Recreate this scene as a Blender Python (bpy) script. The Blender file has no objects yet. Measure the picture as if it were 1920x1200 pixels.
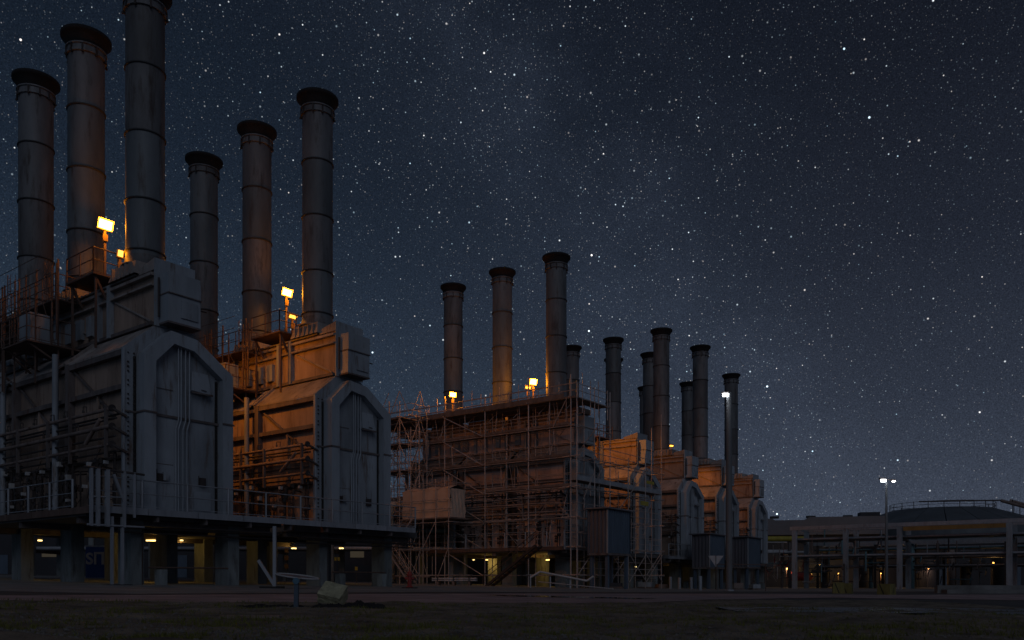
import bpy, math, random
from mathutils import Vector, Matrix
random.seed(7)
R_ = math.radians
sc = bpy.context.scene
col = sc.collection
F = 1543.0                       # focal length in pixels of the 1920 px wide photograph
CAM_H = 0.52
HZ, PX0 = 1086.0, 971.0

# ------------------------------------------------------------------ camera
cd = bpy.data.cameras.new('camera'); cam = bpy.data.objects.new('camera', cd); col.objects.link(cam)
cd.sensor_width = 36; cd.lens = F/1920*36
cd.shift_x = -(PX0-960)/1920; cd.shift_y = (HZ-600)/1920
cd.clip_start = 0.1; cd.clip_end = 3000
cam.location = (0, 0, CAM_H); cam.rotation_euler = (R_(90), 0, 0)
sc.camera = cam

# ------------------------------------------------------------------ view, render
sc.view_settings.view_transform = 'Standard'; sc.view_settings.look = 'None'
sc.view_settings.exposure = 0; sc.view_settings.gamma = 1
sc.render.engine = 'CYCLES'
sc.cycles.use_denoising = True
sc.cycles.max_bounces = 5; sc.cycles.diffuse_bounces = 2; sc.cycles.glossy_bounces = 2
sc.cycles.caustics_reflective = False; sc.cycles.caustics_refractive = False
sc.cycles.sample_clamp_indirect = 2.0

# ------------------------------------------------------------------ night sky (world)
w = bpy.data.worlds.new('World'); sc.world = w; w.use_nodes = True
nt = w.node_tree; N = nt.nodes; L = nt.links; N.clear()
def nd(t, **k):
    n = N.new(t)
    for a, b in k.items(): setattr(n, a, b)
    return n
def math_(op, a, b=None, c=None, clamp=False):
    n = nd('ShaderNodeMath', operation=op, use_clamp=clamp)
    for i, v in enumerate((a, b, c)):
        if v is None: continue
        if isinstance(v, (int, float)): n.inputs[i].default_value = v
        else: L.new(v, n.inputs[i])
    return n.outputs[0]
def mixc(f, a, b, mode='MIX'):
    n = nd('ShaderNodeMix', data_type='RGBA', blend_type=mode)
    for i, v in ((0, f), (6, a), (7, b)):
        if isinstance(v, (int, float)): n.inputs[i].default_value = v
        elif isinstance(v, tuple): n.inputs[i].default_value = v
        else: L.new(v, n.inputs[i])
    return n.outputs[2]
tc = nd('ShaderNodeTexCoord'); D = tc.outputs['Generated']
sep = nd('ShaderNodeSeparateXYZ'); L.new(D, sep.inputs[0])
def ramp(fac, stops):
    r = nd('ShaderNodeValToRGB'); L.new(fac, r.inputs[0])
    cr = r.color_ramp
    while len(cr.elements) < len(stops): cr.elements.new(0.5)
    for e, (p, c) in zip(cr.elements, stops): e.position = p; e.color = (*c, 1)
    return r.outputs[0]
# the dusk is bluer and clearer to the west (left), greyer to the east (right)
west = ramp(sep.outputs[2], [(0.0, (.034, .060, .094)), (.10, (.029, .048, .076)), (.25, (.020, .033, .055)), (.42, (.0098, .0165, .029)), (.6, (.0055, .009, .0165)), (1, (.004, .006, .012))])
east = ramp(sep.outputs[2], [(0.0, (.054, .068, .100)), (.08, (.043, .054, .080)), (.20, (.026, .033, .051)), (.35, (.0145, .0185, .030)), (.5, (.0085, .011, .0185)), (.65, (.0058, .0075, .013)), (1, (.004, .006, .012))])
az = nd('ShaderNodeMapRange'); L.new(sep.outputs[0], az.inputs[0])
az.inputs[1].default_value = -.35; az.inputs[2].default_value = .35
base = mixc(az.outputs[0], west, east)
# Milky Way band
d1 = Vector((-.072, 1, .678)).normalized(); d2 = Vector((.343, 1, .056)).normalized(); nrm = d1.cross(d2).normalized()
dot = nd('ShaderNodeVectorMath', operation='DOT_PRODUCT'); L.new(D, dot.inputs[0]); dot.inputs[1].default_value = nrm
nz = nd('ShaderNodeTexNoise'); L.new(D, nz.inputs[0]); nz.inputs['Scale'].default_value = 9; nz.inputs['Detail'].default_value = 6; nz.inputs['Roughness'].default_value = .62
off = math_('ADD', dot.outputs[1], math_('MULTIPLY', math_('SUBTRACT', nz.outputs[0], .5), .12))
band = math_('POWER', 2.718, math_('MULTIPLY', math_('MULTIPLY', off, off), -75.0))
band = math_('MULTIPLY', band, math_('MULTIPLY', nz.outputs[0], nz.outputs[0]))
base = mixc(math_('MULTIPLY', band, .52), base, (.040, .052, .080, 1), 'ADD')
# grain of unresolved stars
n2 = nd('ShaderNodeTexNoise'); L.new(D, n2.inputs[0]); n2.inputs['Scale'].default_value = 800; n2.inputs['Detail'].default_value = 2
g = math_('MULTIPLY_ADD', math_('SUBTRACT', n2.outputs[0], .5), 1.5, 1.0)
gr = nd('ShaderNodeVectorMath', operation='SCALE'); L.new(base, gr.inputs[0]); L.new(g, gr.inputs['Scale'])
total = gr.outputs[0]
def stars(scale, rad, strength, seed, density_band=0.0):
    v = nd('ShaderNodeTexVoronoi', feature='F1', voronoi_dimensions='3D'); v.inputs['Scale'].default_value = scale
    a = nd('ShaderNodeVectorMath', operation='ADD'); L.new(D, a.inputs[0]); a.inputs[1].default_value = (seed, seed*.7, -seed)
    L.new(a.outputs[0], v.inputs['Vector'])
    s = nd('ShaderNodeSeparateColor'); L.new(v.outputs['Color'], s.inputs[0])
    f = math_('SUBTRACT', 1.0, math_('DIVIDE', v.outputs['Distance'], rad), clamp=True)
    f = math_('POWER', f, 1.3)
    mag = math_('MULTIPLY_ADD', math_('POWER', s.outputs[0], 6.0), strength, strength*.085)
    f = math_('MULTIPLY', f, mag)
    if density_band: f = math_('MULTIPLY', f, math_('MULTIPLY_ADD', band, density_band, .55))
    colr = mixc(s.outputs[1], (.55, .82, 1, 1), (1, .90, .84, 1))
    o = nd('ShaderNodeVectorMath', operation='SCALE'); L.new(colr, o.inputs[0]); L.new(f, o.inputs['Scale'])
    return o.outputs[0]
up = math_('MULTIPLY', sep.outputs[2], 14.0, clamp=True)
for args in ((60, .078, 5.5, 3.1, 0), (125, .112, 3.4, 31.9, 1.0), (230, .17, 1.5, 11.7, 1.7), (430, .27, .42, 23.3, 2.6)):
    s = stars(*args)
    m = nd('ShaderNodeVectorMath', operation='SCALE'); L.new(s, m.inputs[0]); L.new(up, m.inputs['Scale'])
    ad = nd('ShaderNodeVectorMath', operation='ADD'); L.new(total, ad.inputs[0]); L.new(m.outputs[0], ad.inputs[1]); total = ad.outputs[0]
bg = nd('ShaderNodeBackground'); L.new(total, bg.inputs[0]); bg.inputs[1].default_value = 1.0
ow = nd('ShaderNodeOutputWorld'); L.new(bg.outputs[0], ow.inputs[0])
w.cycles.sampling_method = 'MANUAL'; w.cycles.sample_map_resolution = 256

# last glow of dusk, very soft, from behind the camera's right shoulder
sd = bpy.data.lights.new('dusk_glow', 'SUN'); sun = bpy.data.objects.new('dusk_glow', sd); col.objects.link(sun)
sd.energy = 0.20; sd.angle = R_(35); sd.color = (.80, .86, 1.0)
sun.rotation_euler = Vector((-.16, .84, -.52)).to_track_quat('-Z', 'Y').to_euler()

# ------------------------------------------------------------------ ground height
def gz(x): return -.0211*max(-60, min(28, x))
U = Vector((.5972, .8021, 0)); V = Vector((-.8021, .5972, 0))
ROT = math.atan2(.8021, .5972)
def at(px, Z, y=None):
    X = (px-PX0)/F*Z
    return Vector((X, Z, CAM_H+(HZ-y)/F*Z if y is not None else gz(X)))

# ------------------------------------------------------------------ materials
def mat(name, c, rough=.7, metal=0.0, var=.25, scale=1.2, rust=0.0, rustc=(.09, .038, .02), streak=True, bump=.0, bscale=14, emit=None, es=0.0, spec=.5):
    m = bpy.data.materials.new(name); m.use_nodes = True
    t = m.node_tree; n = t.nodes; l = t.links; b = n['Principled BSDF']
    if emit:
        b.inputs['Base Color'].default_value = (*c, 1); b.inputs['Emission Color'].default_value = (*emit, 1); b.inputs['Emission Strength'].default_value = es
        return m
    geo = n.new('ShaderNodeNewGeometry'); mp = n.new('ShaderNodeMapping'); l.new(geo.outputs['Position'], mp.inputs[0])
    mp.inputs['Scale'].default_value = (1, 1, .28) if streak else (1, 1, 1)
    oi = n.new('ShaderNodeObjectInfo')
    no = n.new('ShaderNodeTexNoise'); l.new(mp.outputs[0], no.inputs[0]); no.inputs['Scale'].default_value = scale; no.inputs['Detail'].default_value = 7; no.inputs['Roughness'].default_value = .65
    mr = n.new('ShaderNodeMapRange'); l.new(no.outputs[0], mr.inputs[0]); mr.inputs[1].default_value = .3; mr.inputs[2].default_value = .7
    mr.inputs[3].default_value = 1-var; mr.inputs[4].default_value = 1+var
    ra = n.new('ShaderNodeMapRange'); l.new(oi.outputs['Random'], ra.inputs[0]); ra.inputs[3].default_value = 1-var*.35; ra.inputs[4].default_value = 1+var*.35
    mu = n.new('ShaderNodeMath'); mu.operation = 'MULTIPLY'; l.new(mr.outputs[0], mu.inputs[0]); l.new(ra.outputs[0], mu.inputs[1])
    sc_ = n.new('ShaderNodeVectorMath'); sc_.operation = 'SCALE'; sc_.inputs[0].default_value = c; l.new(mu.outputs[0], sc_.inputs['Scale'])
    out = sc_.outputs[0]
    if rust:
        mp2 = n.new('ShaderNodeMapping'); l.new(geo.outputs['Position'], mp2.inputs[0]); mp2.inputs['Scale'].default_value = (1, 1, .16)
        n3 = n.new('ShaderNodeTexNoise'); l.new(mp2.outputs[0], n3.inputs[0]); n3.inputs['Scale'].default_value = 2.6; n3.inputs['Detail'].default_value = 9; n3.inputs['Roughness'].default_value = .72
        m3 = n.new('ShaderNodeMapRange'); l.new(n3.outputs[0], m3.inputs[0]); m3.inputs[1].default_value = .66-rust*.25; m3.inputs[2].default_value = .80-rust*.2
        mx = n.new('ShaderNodeMix'); mx.data_type = 'RGBA'; l.new(m3.outputs[0], mx.inputs[0]); l.new(out, mx.inputs[6]); mx.inputs[7].default_value = (*rustc, 1)
        out = mx.outputs[2]
    l.new(out, b.inputs['Base Color'])
    b.inputs['Roughness'].default_value = rough; b.inputs['Metallic'].default_value = metal
    b.inputs['Specular IOR Level'].default_value = spec
    if bump:
        nb = n.new('ShaderNodeTexNoise'); l.new(geo.outputs['Position'], nb.inputs[0]); nb.inputs['Scale'].default_value = bscale; nb.inputs['Detail'].default_value = 5
        bp = n.new('ShaderNodeBump'); bp.inputs['Strength'].default_value = bump; bp.inputs['Distance'].default_value = .03
        l.new(nb.outputs[0], bp.inputs['Height']); l.new(bp.outputs[0], b.inputs['Normal'])
    return m
M = dict(
    panel=mat('painted_steel_grey', (.275, .31, .355), .6, 0, .32, .8, .55, (.13, .085, .06)),
    ringm=mat('painted_steel_pale', (.31, .35, .40), .55, 0, .24, .7, .4, (.14, .09, .065)),
    side=mat('side_steel_warm_lit', (.33, .245, .20), .75, 0, .35, .7, .55, (.11, .055, .04)),  # pinkish brown base holds the warm light falling on left-facing walls
    side_lit=mat('side_steel_lightened', (.60, .46, .43), .75, 0, .3, .7, .4, (.16, .09, .07)),  # lighter copy of the side colour, offsets shade from the scaffold decks
    roofm=mat('weathered_roof_steel', (.30, .27, .26), .7, 0, .35, .9, .5),
    beam=mat('dark_rusty_beam', (.14, .12, .12), .75, 0, .35, 2, .5),
    stack=mat('stack_steel', (.155, .158, .17), .62, .1, .38, .7, .55, (.06, .05, .048)),
    stackb=mat('stack_steel_darker', (.125, .125, .132), .65, .1, .4, .8, .6, (.06, .045, .04)),
    stackc=mat('stack_steel_patina', (.135, .15, .165), .6, .1, .35, .6, .5, (.07, .055, .05)),
    rim=mat('sooty_rim', (.012, .010, .011), .85, 0, .3, 2, .3, (.05, .02, .014)),
    ring=mat('stack_band', (.05, .052, .056), .7, 0, .3, 2),
    conc=mat('stained_concrete', (.20, .225, .235), .9, 0, .4, 1.3, .5, (.055, .05, .045), bump=.3),
    slab=mat('dark_slab', (.10, .10, .105), .9, 0, .35, 1.2),
    rail=mat('galvanised_rail', (.34, .36, .40), .5, .3, .2, 3, .3),
    raild=mat('rusty_rail', (.13, .085, .07), .7, .1, .3, 3, .5),
    pipe=mat('lagged_pipe', (.22, .17, .155), .65, .1, .35, 2, .5),
    piped=mat('dark_pipe', (.07, .06, .06), .65, .1, .35, 2, .5),
    valve=mat('valve_iron', (.05, .04, .04), .7, .1, .4, 5, .3),
    white=mat('white_enamel', (.45, .45, .46), .5, 0, .15, 4, .15),
    scaf=mat('scaffold_tube', (.46, .39, .37), .5, .35, .3, 2.5, .4, (.13, .075, .055)),
    board=mat('scaffold_board', (.17, .13, .115), .85, 0, .4, 3, 0),
    tarp=mat('cream_sheeting', (.56, .42, .34), .65, 0, .18, .8, 0, bump=.8, bscale=2.2),
    shed=mat('profiled_cladding', (.13, .125, .145), .55, .1, .2, 1.2, .2),
    shedb=mat('profiled_cladding_blue', (.085, .12, .17), .55, .1, .2, 1.2, .1),
    wet=mat('damp_asphalt', (.07, .072, .085), .38, 0, .5, .6, 0, streak=False, bump=.25, bscale=8),
    asph=mat('asphalt', (.068, .064, .066), .9, 0, .45, .5, 0, streak=False, bump=.6, bscale=30),
    road=mat('gravel_road', (.36, .27, .28), .85, 0, .4, .7, 0, streak=False, bump=.5, bscale=24),
    pad=mat('concrete_pad', (.17, .175, .18), .9, 0, .35, .6, 0, streak=False, bump=.3, bscale=20),
    verge=mat('mossy_gravel', (.20, .165, .125), .95, 0, .7, 1.6, 0, streak=False, bump=1.0, bscale=26),
    moss=mat('moss', (.15, .15, .035), .95, 0, .4, 3, 0, streak=False),
    grass=mat('dry_grass', (.09, .085, .04), .9, 0, .5, 2, 0, streak=False),
    peb=mat('pebbles', (.17, .155, .145), .85, 0, .5, 6, 0, streak=False),
    soil=mat('black_soil', (.020, .018, .020), .95, 0, .4, 5, 0, streak=False, bump=.8),
    rock=mat('lichened_rock', (.42, .40, .27), .9, 0, .4, 6, .45, (.12, .10, .06), streak=False, bump=1.0, bscale=18),
    yellow=mat('yellow_paint', (.17, .15, .05), .8, 0, .35, 2.5, .35, (.07, .06, .03)),
    yelp=mat('yellow_pipe', (.36, .30, .045), .6, 0, .2, 2),
    yelb=mat('ochre_beam', (.30, .17, .05), .7, 0, .25, 1),
    black=mat('black_paint', (.015, .015, .015), .7),
    mastm=mat('mast_paint', (.13, .14, .155), .6, 0, .2, .8, .3),
    red=mat('red_enamel', (.30, .035, .03), .5, 0, .2, 4),
    blue=mat('blue_banner', (.02, .07, .30), .6, 0, .15, 2),
    bluec=mat('blue_cap', (.10, .22, .32), .5),
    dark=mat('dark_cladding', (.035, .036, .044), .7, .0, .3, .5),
    roofd=mat('grey_roof_sheet', (.15, .145, .165), .6, .1, .2, .3),
    tank=mat('tank_roof_steel', (.13, .15, .17), .55, .2, .25, .35),
    teal=mat('teal_pipe', (.10, .20, .24), .5, .1, .2, 2),
    water=mat('puddle_water', (.01, .011, .013), .04, 0, .05, 2, 0, spec=1.0),
    halo=mat('halo_glow', (1, .6, .2), emit=(1.0, .42, .06), es=1.6),  # emissive orange that imitates the halo around a lamp
    sod=mat('sodium_lens', (1, .8, .4), emit=(1.0, .52, .12), es=16),
    sodd=mat('sodium_lens_dim', (1, .7, .3), emit=(1.0, .50, .07), es=2.6),
    wht=mat('white_lens', (1, 1, 1), emit=(.92, .97, 1.0), es=14),
    warm=mat('warm_lens', (1, .8, .4), emit=(1.0, .78, .30), es=2.2),
    glass=mat('warm_glass', (.05, .05, .05), emit=(1.0, .8, .5), es=.03),
    dimlens=mat('dim_lens', (1, .7, .3), emit=(1.0, .55, .16), es=.7),
)

# ------------------------------------------------------------------ mesh helpers
class MB:
    def __init__(s): s.v = []; s.f = []; s.m = []
    def add(s, vs, fs, mi=0):
        o = len(s.v); s.v += [tuple(p) for p in vs]; s.f += [tuple(i+o for i in f) for f in fs]; s.m += [mi]*len(fs)
        return s
    def box(s, a, b, mi=0):
        (x0, y0, z0), (x1, y1, z1) = a, b
        return s.add([(x0,y0,z0),(x1,y0,z0),(x1,y1,z0),(x0,y1,z0),(x0,y0,z1),(x1,y0,z1),(x1,y1,z1),(x0,y1,z1)],
                     [(0,3,2,1),(4,5,6,7),(0,1,5,4),(1,2,6,5),(2,3,7,6),(3,0,4,7)], mi)
    def tube(s, p0, p1, r, n=8, mi=0, r1=None):
        p0 = Vector(p0); p1 = Vector(p1); d = (p1-p0).normalized()
        a = d.orthogonal().normalized(); b = d.cross(a); r1 = r if r1 is None else r1
        vs = [p0+(a*math.cos(2*math.pi*i/n)+b*math.sin(2*math.pi*i/n))*r for i in range(n)]
        vs += [p1+(a*math.cos(2*math.pi*i/n)+b*math.sin(2*math.pi*i/n))*r1 for i in range(n)]
        return s.add(vs, [(i, (i+1) % n, n+(i+1) % n, n+i) for i in range(n)]+[tuple(range(n))[::-1], tuple(range(n, 2*n))], mi)
    def lathe(s, prof, n=32, mi=0, c=(0, 0)):
        vs = []; fs = []
        for (r, z) in prof: vs += [(c[0]+r*math.cos(2*math.pi*i/n), c[1]+r*math.sin(2*math.pi*i/n), z) for i in range(n)]
        for k in range(len(prof)-1):
            for i in range(n): fs.append((k*n+i, k*n+(i+1) % n, (k+1)*n+(i+1) % n, (k+1)*n+i))
        return s.add(vs, fs, mi)
    def prism_y(s, poly, y0, y1, mi=0):          # polygon in x-z, extruded along y
        n = len(poly)
        vs = [(x, y0, z) for x, z in poly]+[(x, y1, z) for x, z in poly]
        return s.add(vs, [tuple(range(n)), tuple(range(n, 2*n))[::-1]]+[((i+1) % n, i, n+i, n+(i+1) % n) for i in range(n)], mi)
    def frame_y(s, po, pi, y0, y1, mi=0):         # ring between two polygons of equal count
        n = len(po)
        vs = [(x, y0, z) for x, z in po]+[(x, y0, z) for x, z in pi]+[(x, y1, z) for x, z in po]+[(x, y1, z) for x, z in pi]
        fs = []
        for i in range(n):
            j = (i+1) % n
            fs += [(i, j, n+j, n+i), (2*n+j, 2*n+i, 3*n+i, 3*n+j), (j, i, 2*n+i, 2*n+j), (n+i, n+j, 3*n+j, 3*n+i)]
        return s.add(vs, fs, mi)
    def mesh(s, name, mats, smooth=False):
        me = bpy.data.meshes.new(name); me.from_pydata(s.v, [], s.f)
        for m in mats: me.materials.append(m)
        if len(mats) > 1: me.polygons.foreach_set('material_index', s.m)
        if smooth: me.polygons.foreach_set('use_smooth', [True]*len(me.polygons))
        me.update(); return me
def obj(name, me, parent=None, loc=(0, 0, 0), rot=None, scale=None, label=None, kind=None):
    o = bpy.data.objects.new(name, me); col.objects.link(o); o.location = loc
    if rot is not None: o.rotation_euler = rot
    if scale is not None: o.scale = scale
    if parent is not None: o.parent = parent
    if label: o['label'] = label
    if kind: o['kind'] = kind
    return o
def build(name, mb, mats, parent=None, smooth=False, **k):
    return obj(name, mb.mesh(name, mats if isinstance(mats, (list, tuple)) else [mats], smooth), parent, **k)
def thing(name, label, cat, loc, rz=0, group=None):
    o = bpy.data.objects.new(name, None); col.objects.link(o); o.location = loc; o.rotation_euler = (0, 0, rz)
    o.empty_display_size = .3
    o['label'] = label; o['category'] = cat
    if group: o['group'] = group
    return o
def tag(o, label, cat, group=None):
    o['label'] = label; o['category'] = cat
    if group: o['group'] = group
    return o
_unit = {}
def ubox(m):
    if ('b', m.name) not in _unit: _unit['b', m.name] = MB().box((-.5, -.5, -.5), (.5, .5, .5)).mesh('box_'+m.name, [m])
    return _unit['b', m.name]
def utube(m, n=8):
    if ('t', m.name, n) not in _unit:
        me = MB().tube((0, 0, -.5), (0, 0, .5), 1, n).mesh('tube_'+m.name, [m])
        me.polygons.foreach_set('use_smooth', [len(p.vertices) == 4 for p in me.polygons]); _unit['t', m.name, n] = me
    return _unit['t', m.name, n]
def bx(name, a, b, m, parent=None, **k):
    c = [(p+q)/2 for p, q in zip(a, b)]; s = [abs(q-p) for p, q in zip(a, b)]
    return obj(name, ubox(m), parent, loc=c, scale=s, **k)
def bar(name, p0, p1, r, m, parent=None, n=8, square=False, **k):
    p0 = Vector(p0); p1 = Vector(p1); d = p1-p0
    q = d.to_track_quat('Z', 'Y').to_euler()
    if square: return obj(name, ubox(m), parent, loc=(p0+p1)/2, rot=q, scale=(r*2, r*2, d.length), **k)
    return obj(name, utube(m, n), parent, loc=(p0+p1)/2, rot=q, scale=(r, r, d.length), **k)
def railing(parent, pts, z, h=1.1, m=None, step=1.9, r=.028, post='railing_post', toe=True, pr=.035):
    m = m or M['rail']
    rl = bpy.data.objects.new('railing', None); col.objects.link(rl); rl.parent = parent; rl.empty_display_size = .1; parent = rl
    for (x0, y0), (x1, y1) in zip(pts, pts[1:]):
        ln = math.hypot(x1-x0, y1-y0); n = max(1, round(ln/step))
        for k in range(n+1):
            x = x0+(x1-x0)*k/n; y = y0+(y1-y0)*k/n
            bar(post, (x, y, z), (x, y, z+h), pr, m, parent, 6)
        bar('handrail', (x0, y0, z+h), (x1, y1, z+h), r, m, parent, 6)
        bar('midrail', (x0, y0, z+h*.52), (x1, y1, z+h*.52), r*.8, m, parent, 6)
        if toe: bar('toe_board', (x0, y0, z+.08), (x1, y1, z+.08), .012, m, parent, square=True)

# ------------------------------------------------------------------ fired heaters
#               centre of the end face,  word for its label
UNITS = [((-14.24, 34.78), 'grey furnace block nearest the viewer, its side walls dim, below the brightest lamp'),
         ((-8.55, 42.70), 'furnace block with its side lit deep orange, between the nearest block and the scaffold'),
         ((4.93, 62.30), 'furnace block wrapped in scaffolding with a boarded top deck'),
         ((11.0, 72.1), 'bright orange lit furnace block just past the scaffolded one, without a stack of its own'),
         ((16.8, 80.7), 'furnace block with rust streaked upper box between two orange lit blocks'),
         ((21.8, 86.3), 'furnace block with evenly orange lit wall behind the tall light mast'),
         ((28.2, 97.3), 'farthest furnace block at the end of the row, beside the low pipe bridge')]
PROF = [(-2.5, 2.95), (2.45, 2.95), (2.45, 9.3), (.5, 10.65), (-1.15, 10.65), (-2.5, 9.5)]
RO = [(-1.95, 2.97), (2.1, 2.97), (2.1, 9.1), (.4, 10.3), (-.8, 10.42), (-1.95, 9.28)]
RI = [(-1.45, 3.0), (1.6, 3.0), (1.6, 8.85), (.25, 9.8), (-.65, 9.92), (-1.45, 9.05)]
DEPTH = 15.8
_c = {}
def cached(key, fn):
    if key not in _c: _c[key] = fn()
    return _c[key]
def burner_mesh(seed):
    rnd = random.Random(seed); b = MB()
    z = 2.98; x = 0
    for k in range(rnd.randint(2, 3)):
        y = rnd.uniform(-.32, .32); x = rnd.uniform(-.15, .15); h = rnd.uniform(1.6, 2.45)
        b.tube((x, y, z), (x, y, z+h), .035, 6, 0)
        for q in range(rnd.randint(3, 5)):
            zz = z+rnd.uniform(.3, h-.1); s = rnd.uniform(.06, .13)
            b.tube((x, y, zz-s), (x, y, zz+s), s*.9, 8, 0)
            b.tube((x-.22, y, zz), (x+.05, y, zz), .02, 5, 0)
            b.tube((x-.24, y, zz), (x-.21, y, zz), rnd.uniform(.06, .11), 10, 0)
        b.tube((x, y, z+h), (x+.5, y, z+h+rnd.uniform(-.1, .2)), .035, 6, 0)
    for k in range(rnd.randint(0, 2)):
        y = rnd.uniform(-.4, .4); zz = z+rnd.uniform(.3, 2.2); s = rnd.uniform(.05, .10)
        b.box((-.28, y-s, zz-s*1.1), (-.1, y+s, zz+s*1.1), 1)
    for k in range(3):
        y0 = rnd.uniform(-.45, .45); y1 = y0+rnd.uniform(-.5, .5); z0 = z+rnd.uniform(.2, 2.2)
        b.tube((-.05, y0, z0), (.02, y1, z0+rnd.uniform(-.5, .5)), .014, 5, 0)
    return b.mesh('burner', [M['valve'], M['white']])
def hook_mesh():
    b = MB(); b.tube((0, 0, 0), (0, 0, .3), .022, 6); b.tube((0, 0, .3), (0, .28, .33), .022, 6); b.tube((0, .28, .33), (0, .28, .18), .022, 6)
    b.tube((0, .28, .18), (0, .28, .08), .05, 6)
    return b.mesh('vent_hook', [M['piped']])
def heater(i, c, label):
    SIDE = M['side_lit'] if i == 2 else M['side']
    base = gz(c[0]); big = i < 3
    T = thing('furnace_block', label, 'industrial furnace', (c[0], c[1], base), ROT, 'furnace blocks standing in a row')
    def cb(name, fn, mats, **k): return obj(name, cached(name, lambda: fn().mesh(name, mats)), T, **k)
    # --- end face
    cb('end_flange', lambda: MB().prism_y(PROF, 0, .12), [M['panel']])
    cb('end_frame', lambda: MB().frame_y(RO, RI, -.62, -.01), [M['ringm']])
    up = [(-1.45, 6.98), (1.6, 6.98), (1.6, 8.85), (.25, 9.8), (-.65, 9.92), (-1.45, 9.05)]
    lo = [(-1.45, 3.0), (1.6, 3.0), (1.6, 6.93), (-1.45, 6.93)]
    uep = cb('upper_end_panel', lambda: MB().prism_y(up, -.22, -.05), [M['panel']])
    lep = cb('lower_end_panel', lambda: MB().prism_y(lo, -.24, -.05), [M['panel']])
    def joint():
        b = MB(); b.box((-1.45, -.30, 6.90), (1.6, -.245, 7.0)); b.box((-1.99, -.66, 6.92), (-1.42, -.625, 6.99)); b.box((1.57, -.66, 6.92), (2.14, -.625, 6.99))
        b.box((-2.52, -.04, 6.92), (-1.96, -.002, 6.99)); b.box((-1.99, -.625, 6.92), (-1.953, -.01, 6.99)); return b
    cb('joint_flange', joint, [M['beam']])
    def bolts():
        b = MB(); rnd = random.Random(3)
        for k in range(34):
            z = 3.2+k*.185
            for x in (-2.06, 1.50, -2.3, 2.25):
                if rnd.random() < .85:
                    s = rnd.uniform(.018, .03); yy = -.06 if x not in (1.50,) else -.28
                    b.box((x-s, yy, z-s), (x+s, yy+.07, z+s))
        return b
    cb('flange_bolts', bolts, [M['valve']], kind='stuff')
    # seam strip between flange and frame
    cb('seam_gasket', lambda: MB().box((-2.08, -.03, 2.98), (-1.97, -.003, 9.2)), [M['black']]); cb('panel_gasket', lambda: MB().box((1.44, -.262, 3.0), (1.56, -.243, 8.8)), [M['black']])
    for x in (-.36, -.24, -.04, .14):
        bar('conduit', (x, -.42, 10.1), (x, -.42, 6.85), .032, M['ringm'], T, 6)
        bar('conduit', (x, -.42, 6.85), (x-.12, -.42, 6.45), .032, M['ringm'], T, 6)
        bar('conduit', (x-.12, -.42, 6.45), (x-.12, -.42, 3.0), .032, M['ringm'], T, 6)
    def vent():
        b = MB(); b.add([(.22, -.5, 8.18), (1.12, -.5, 8.12), (1.05, -.34, 9.0), (.28, -.34, 9.02), (.22, -.2, 8.18), (1.12, -.2, 8.12), (1.05, -.2, 9.0), (.28, -.2, 9.02)],
                        [(0,1,2,3),(0,3,7,4),(1,5,6,2),(3,2,6,7),(0,4,5,1)]); return b
    v = cb('vent_hatch', vent, [M['ringm']])
    bx('hatch_lip', (.18, -.56, 8.06), (1.16, -.505, 8.13), M['beam'], v)
    bar('hatch_handle', (.62, -.53, 8.26), (.86, -.53, 8.24), .018, M['valve'], v, 5)
    bx('peep_door', (-1.25, -.36, 4.25), (-.98, -.245, 4.55), M['valve'], lep)
    bar('peep_handle', (-1.3, -.4, 4.3), (-1.3, -.4, 4.7), .02, M['valve'], lep, 5)
    bx('peep_cover', (-1.0, -.42, 4.28), (-.8, -.25, 4.62), M['panel'], lep)
    bx('peep_door', (.66, -.36, 4.2), (.95, -.245, 4.55), M['valve'], lep)
    bar('peep_handle', (.58, -.4, 4.2), (.58, -.4, 4.62), .02, M['valve'], lep, 5)
    bx('access_panel', (.42, -.29, 3.15), (1.22, -.245, 3.95), M['ringm'], lep)
    for zz in (4.95, 8.05): bx('seam_strip', (-1.44, -.252, zz), (-.5, -.243, zz+.025), M['beam'], lep if zz < 7 else uep)
    bx('edge_angle', (-2.52, -.05, 3.0), (-2.44, -.003, 9.45), M['ringm'], T)
    # --- radiant box sides
    bays = [(.12, 5.0), (5.5, 10.3), (10.8, 15.6)]
    for bi, (y0, y1) in enumerate(bays):
        k = 'bay%d' % bi
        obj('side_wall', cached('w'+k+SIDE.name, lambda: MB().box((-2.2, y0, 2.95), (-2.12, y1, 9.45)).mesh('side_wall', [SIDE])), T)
        obj('side_wall', cached('w2'+k, lambda: MB().box((2.12, y0, 2.95), (2.2, y1, 9.25)).mesh('side_wall', [M['side']])), T)
        obj('sloping_roof', cached('r'+k, lambda: MB().prism_y([(-2.45, 9.44), (-1.15, 10.60), (-1.15, 10.68), (-2.45, 9.52)], y0, y1).mesh('sloping_roof', [M['roofm']])), T)
        obj('sloping_roof', cached('r2'+k, lambda: MB().prism_y([(.5, 10.60), (2.45, 9.24), (2.45, 9.32), (.5, 10.68)], y0, y1).mesh('sloping_roof', [M['roofm']])), T)
        bar('roof_edge', (-2.47, y1-.06, 9.53), (-1.17, y1-.06, 10.72), .07, M['roofm'], T, square=True)
        bx('eave_beam', (-2.46, y0, 9.22), (-2.22, y1, 9.42), M['beam'], T)
        bx('wall_beam', (-2.44, y0, 7.86), (-2.202, y1, 8.06), M['beam'], T)
        bx('wall_beam', (-2.36, y0, 5.1), (-2.202, y1, 5.22), M['beam'], T)
        bar('wall_brace', (-2.26, y1-.5, 9.2), (-2.26, y0+1.0, 6.9), .05, M['beam'], T, square=True)
        bx('wall_column', (-2.5, y1-.42, 2.95), (-2.2, y1-.12, 9.5), M['beam'], T)
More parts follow.
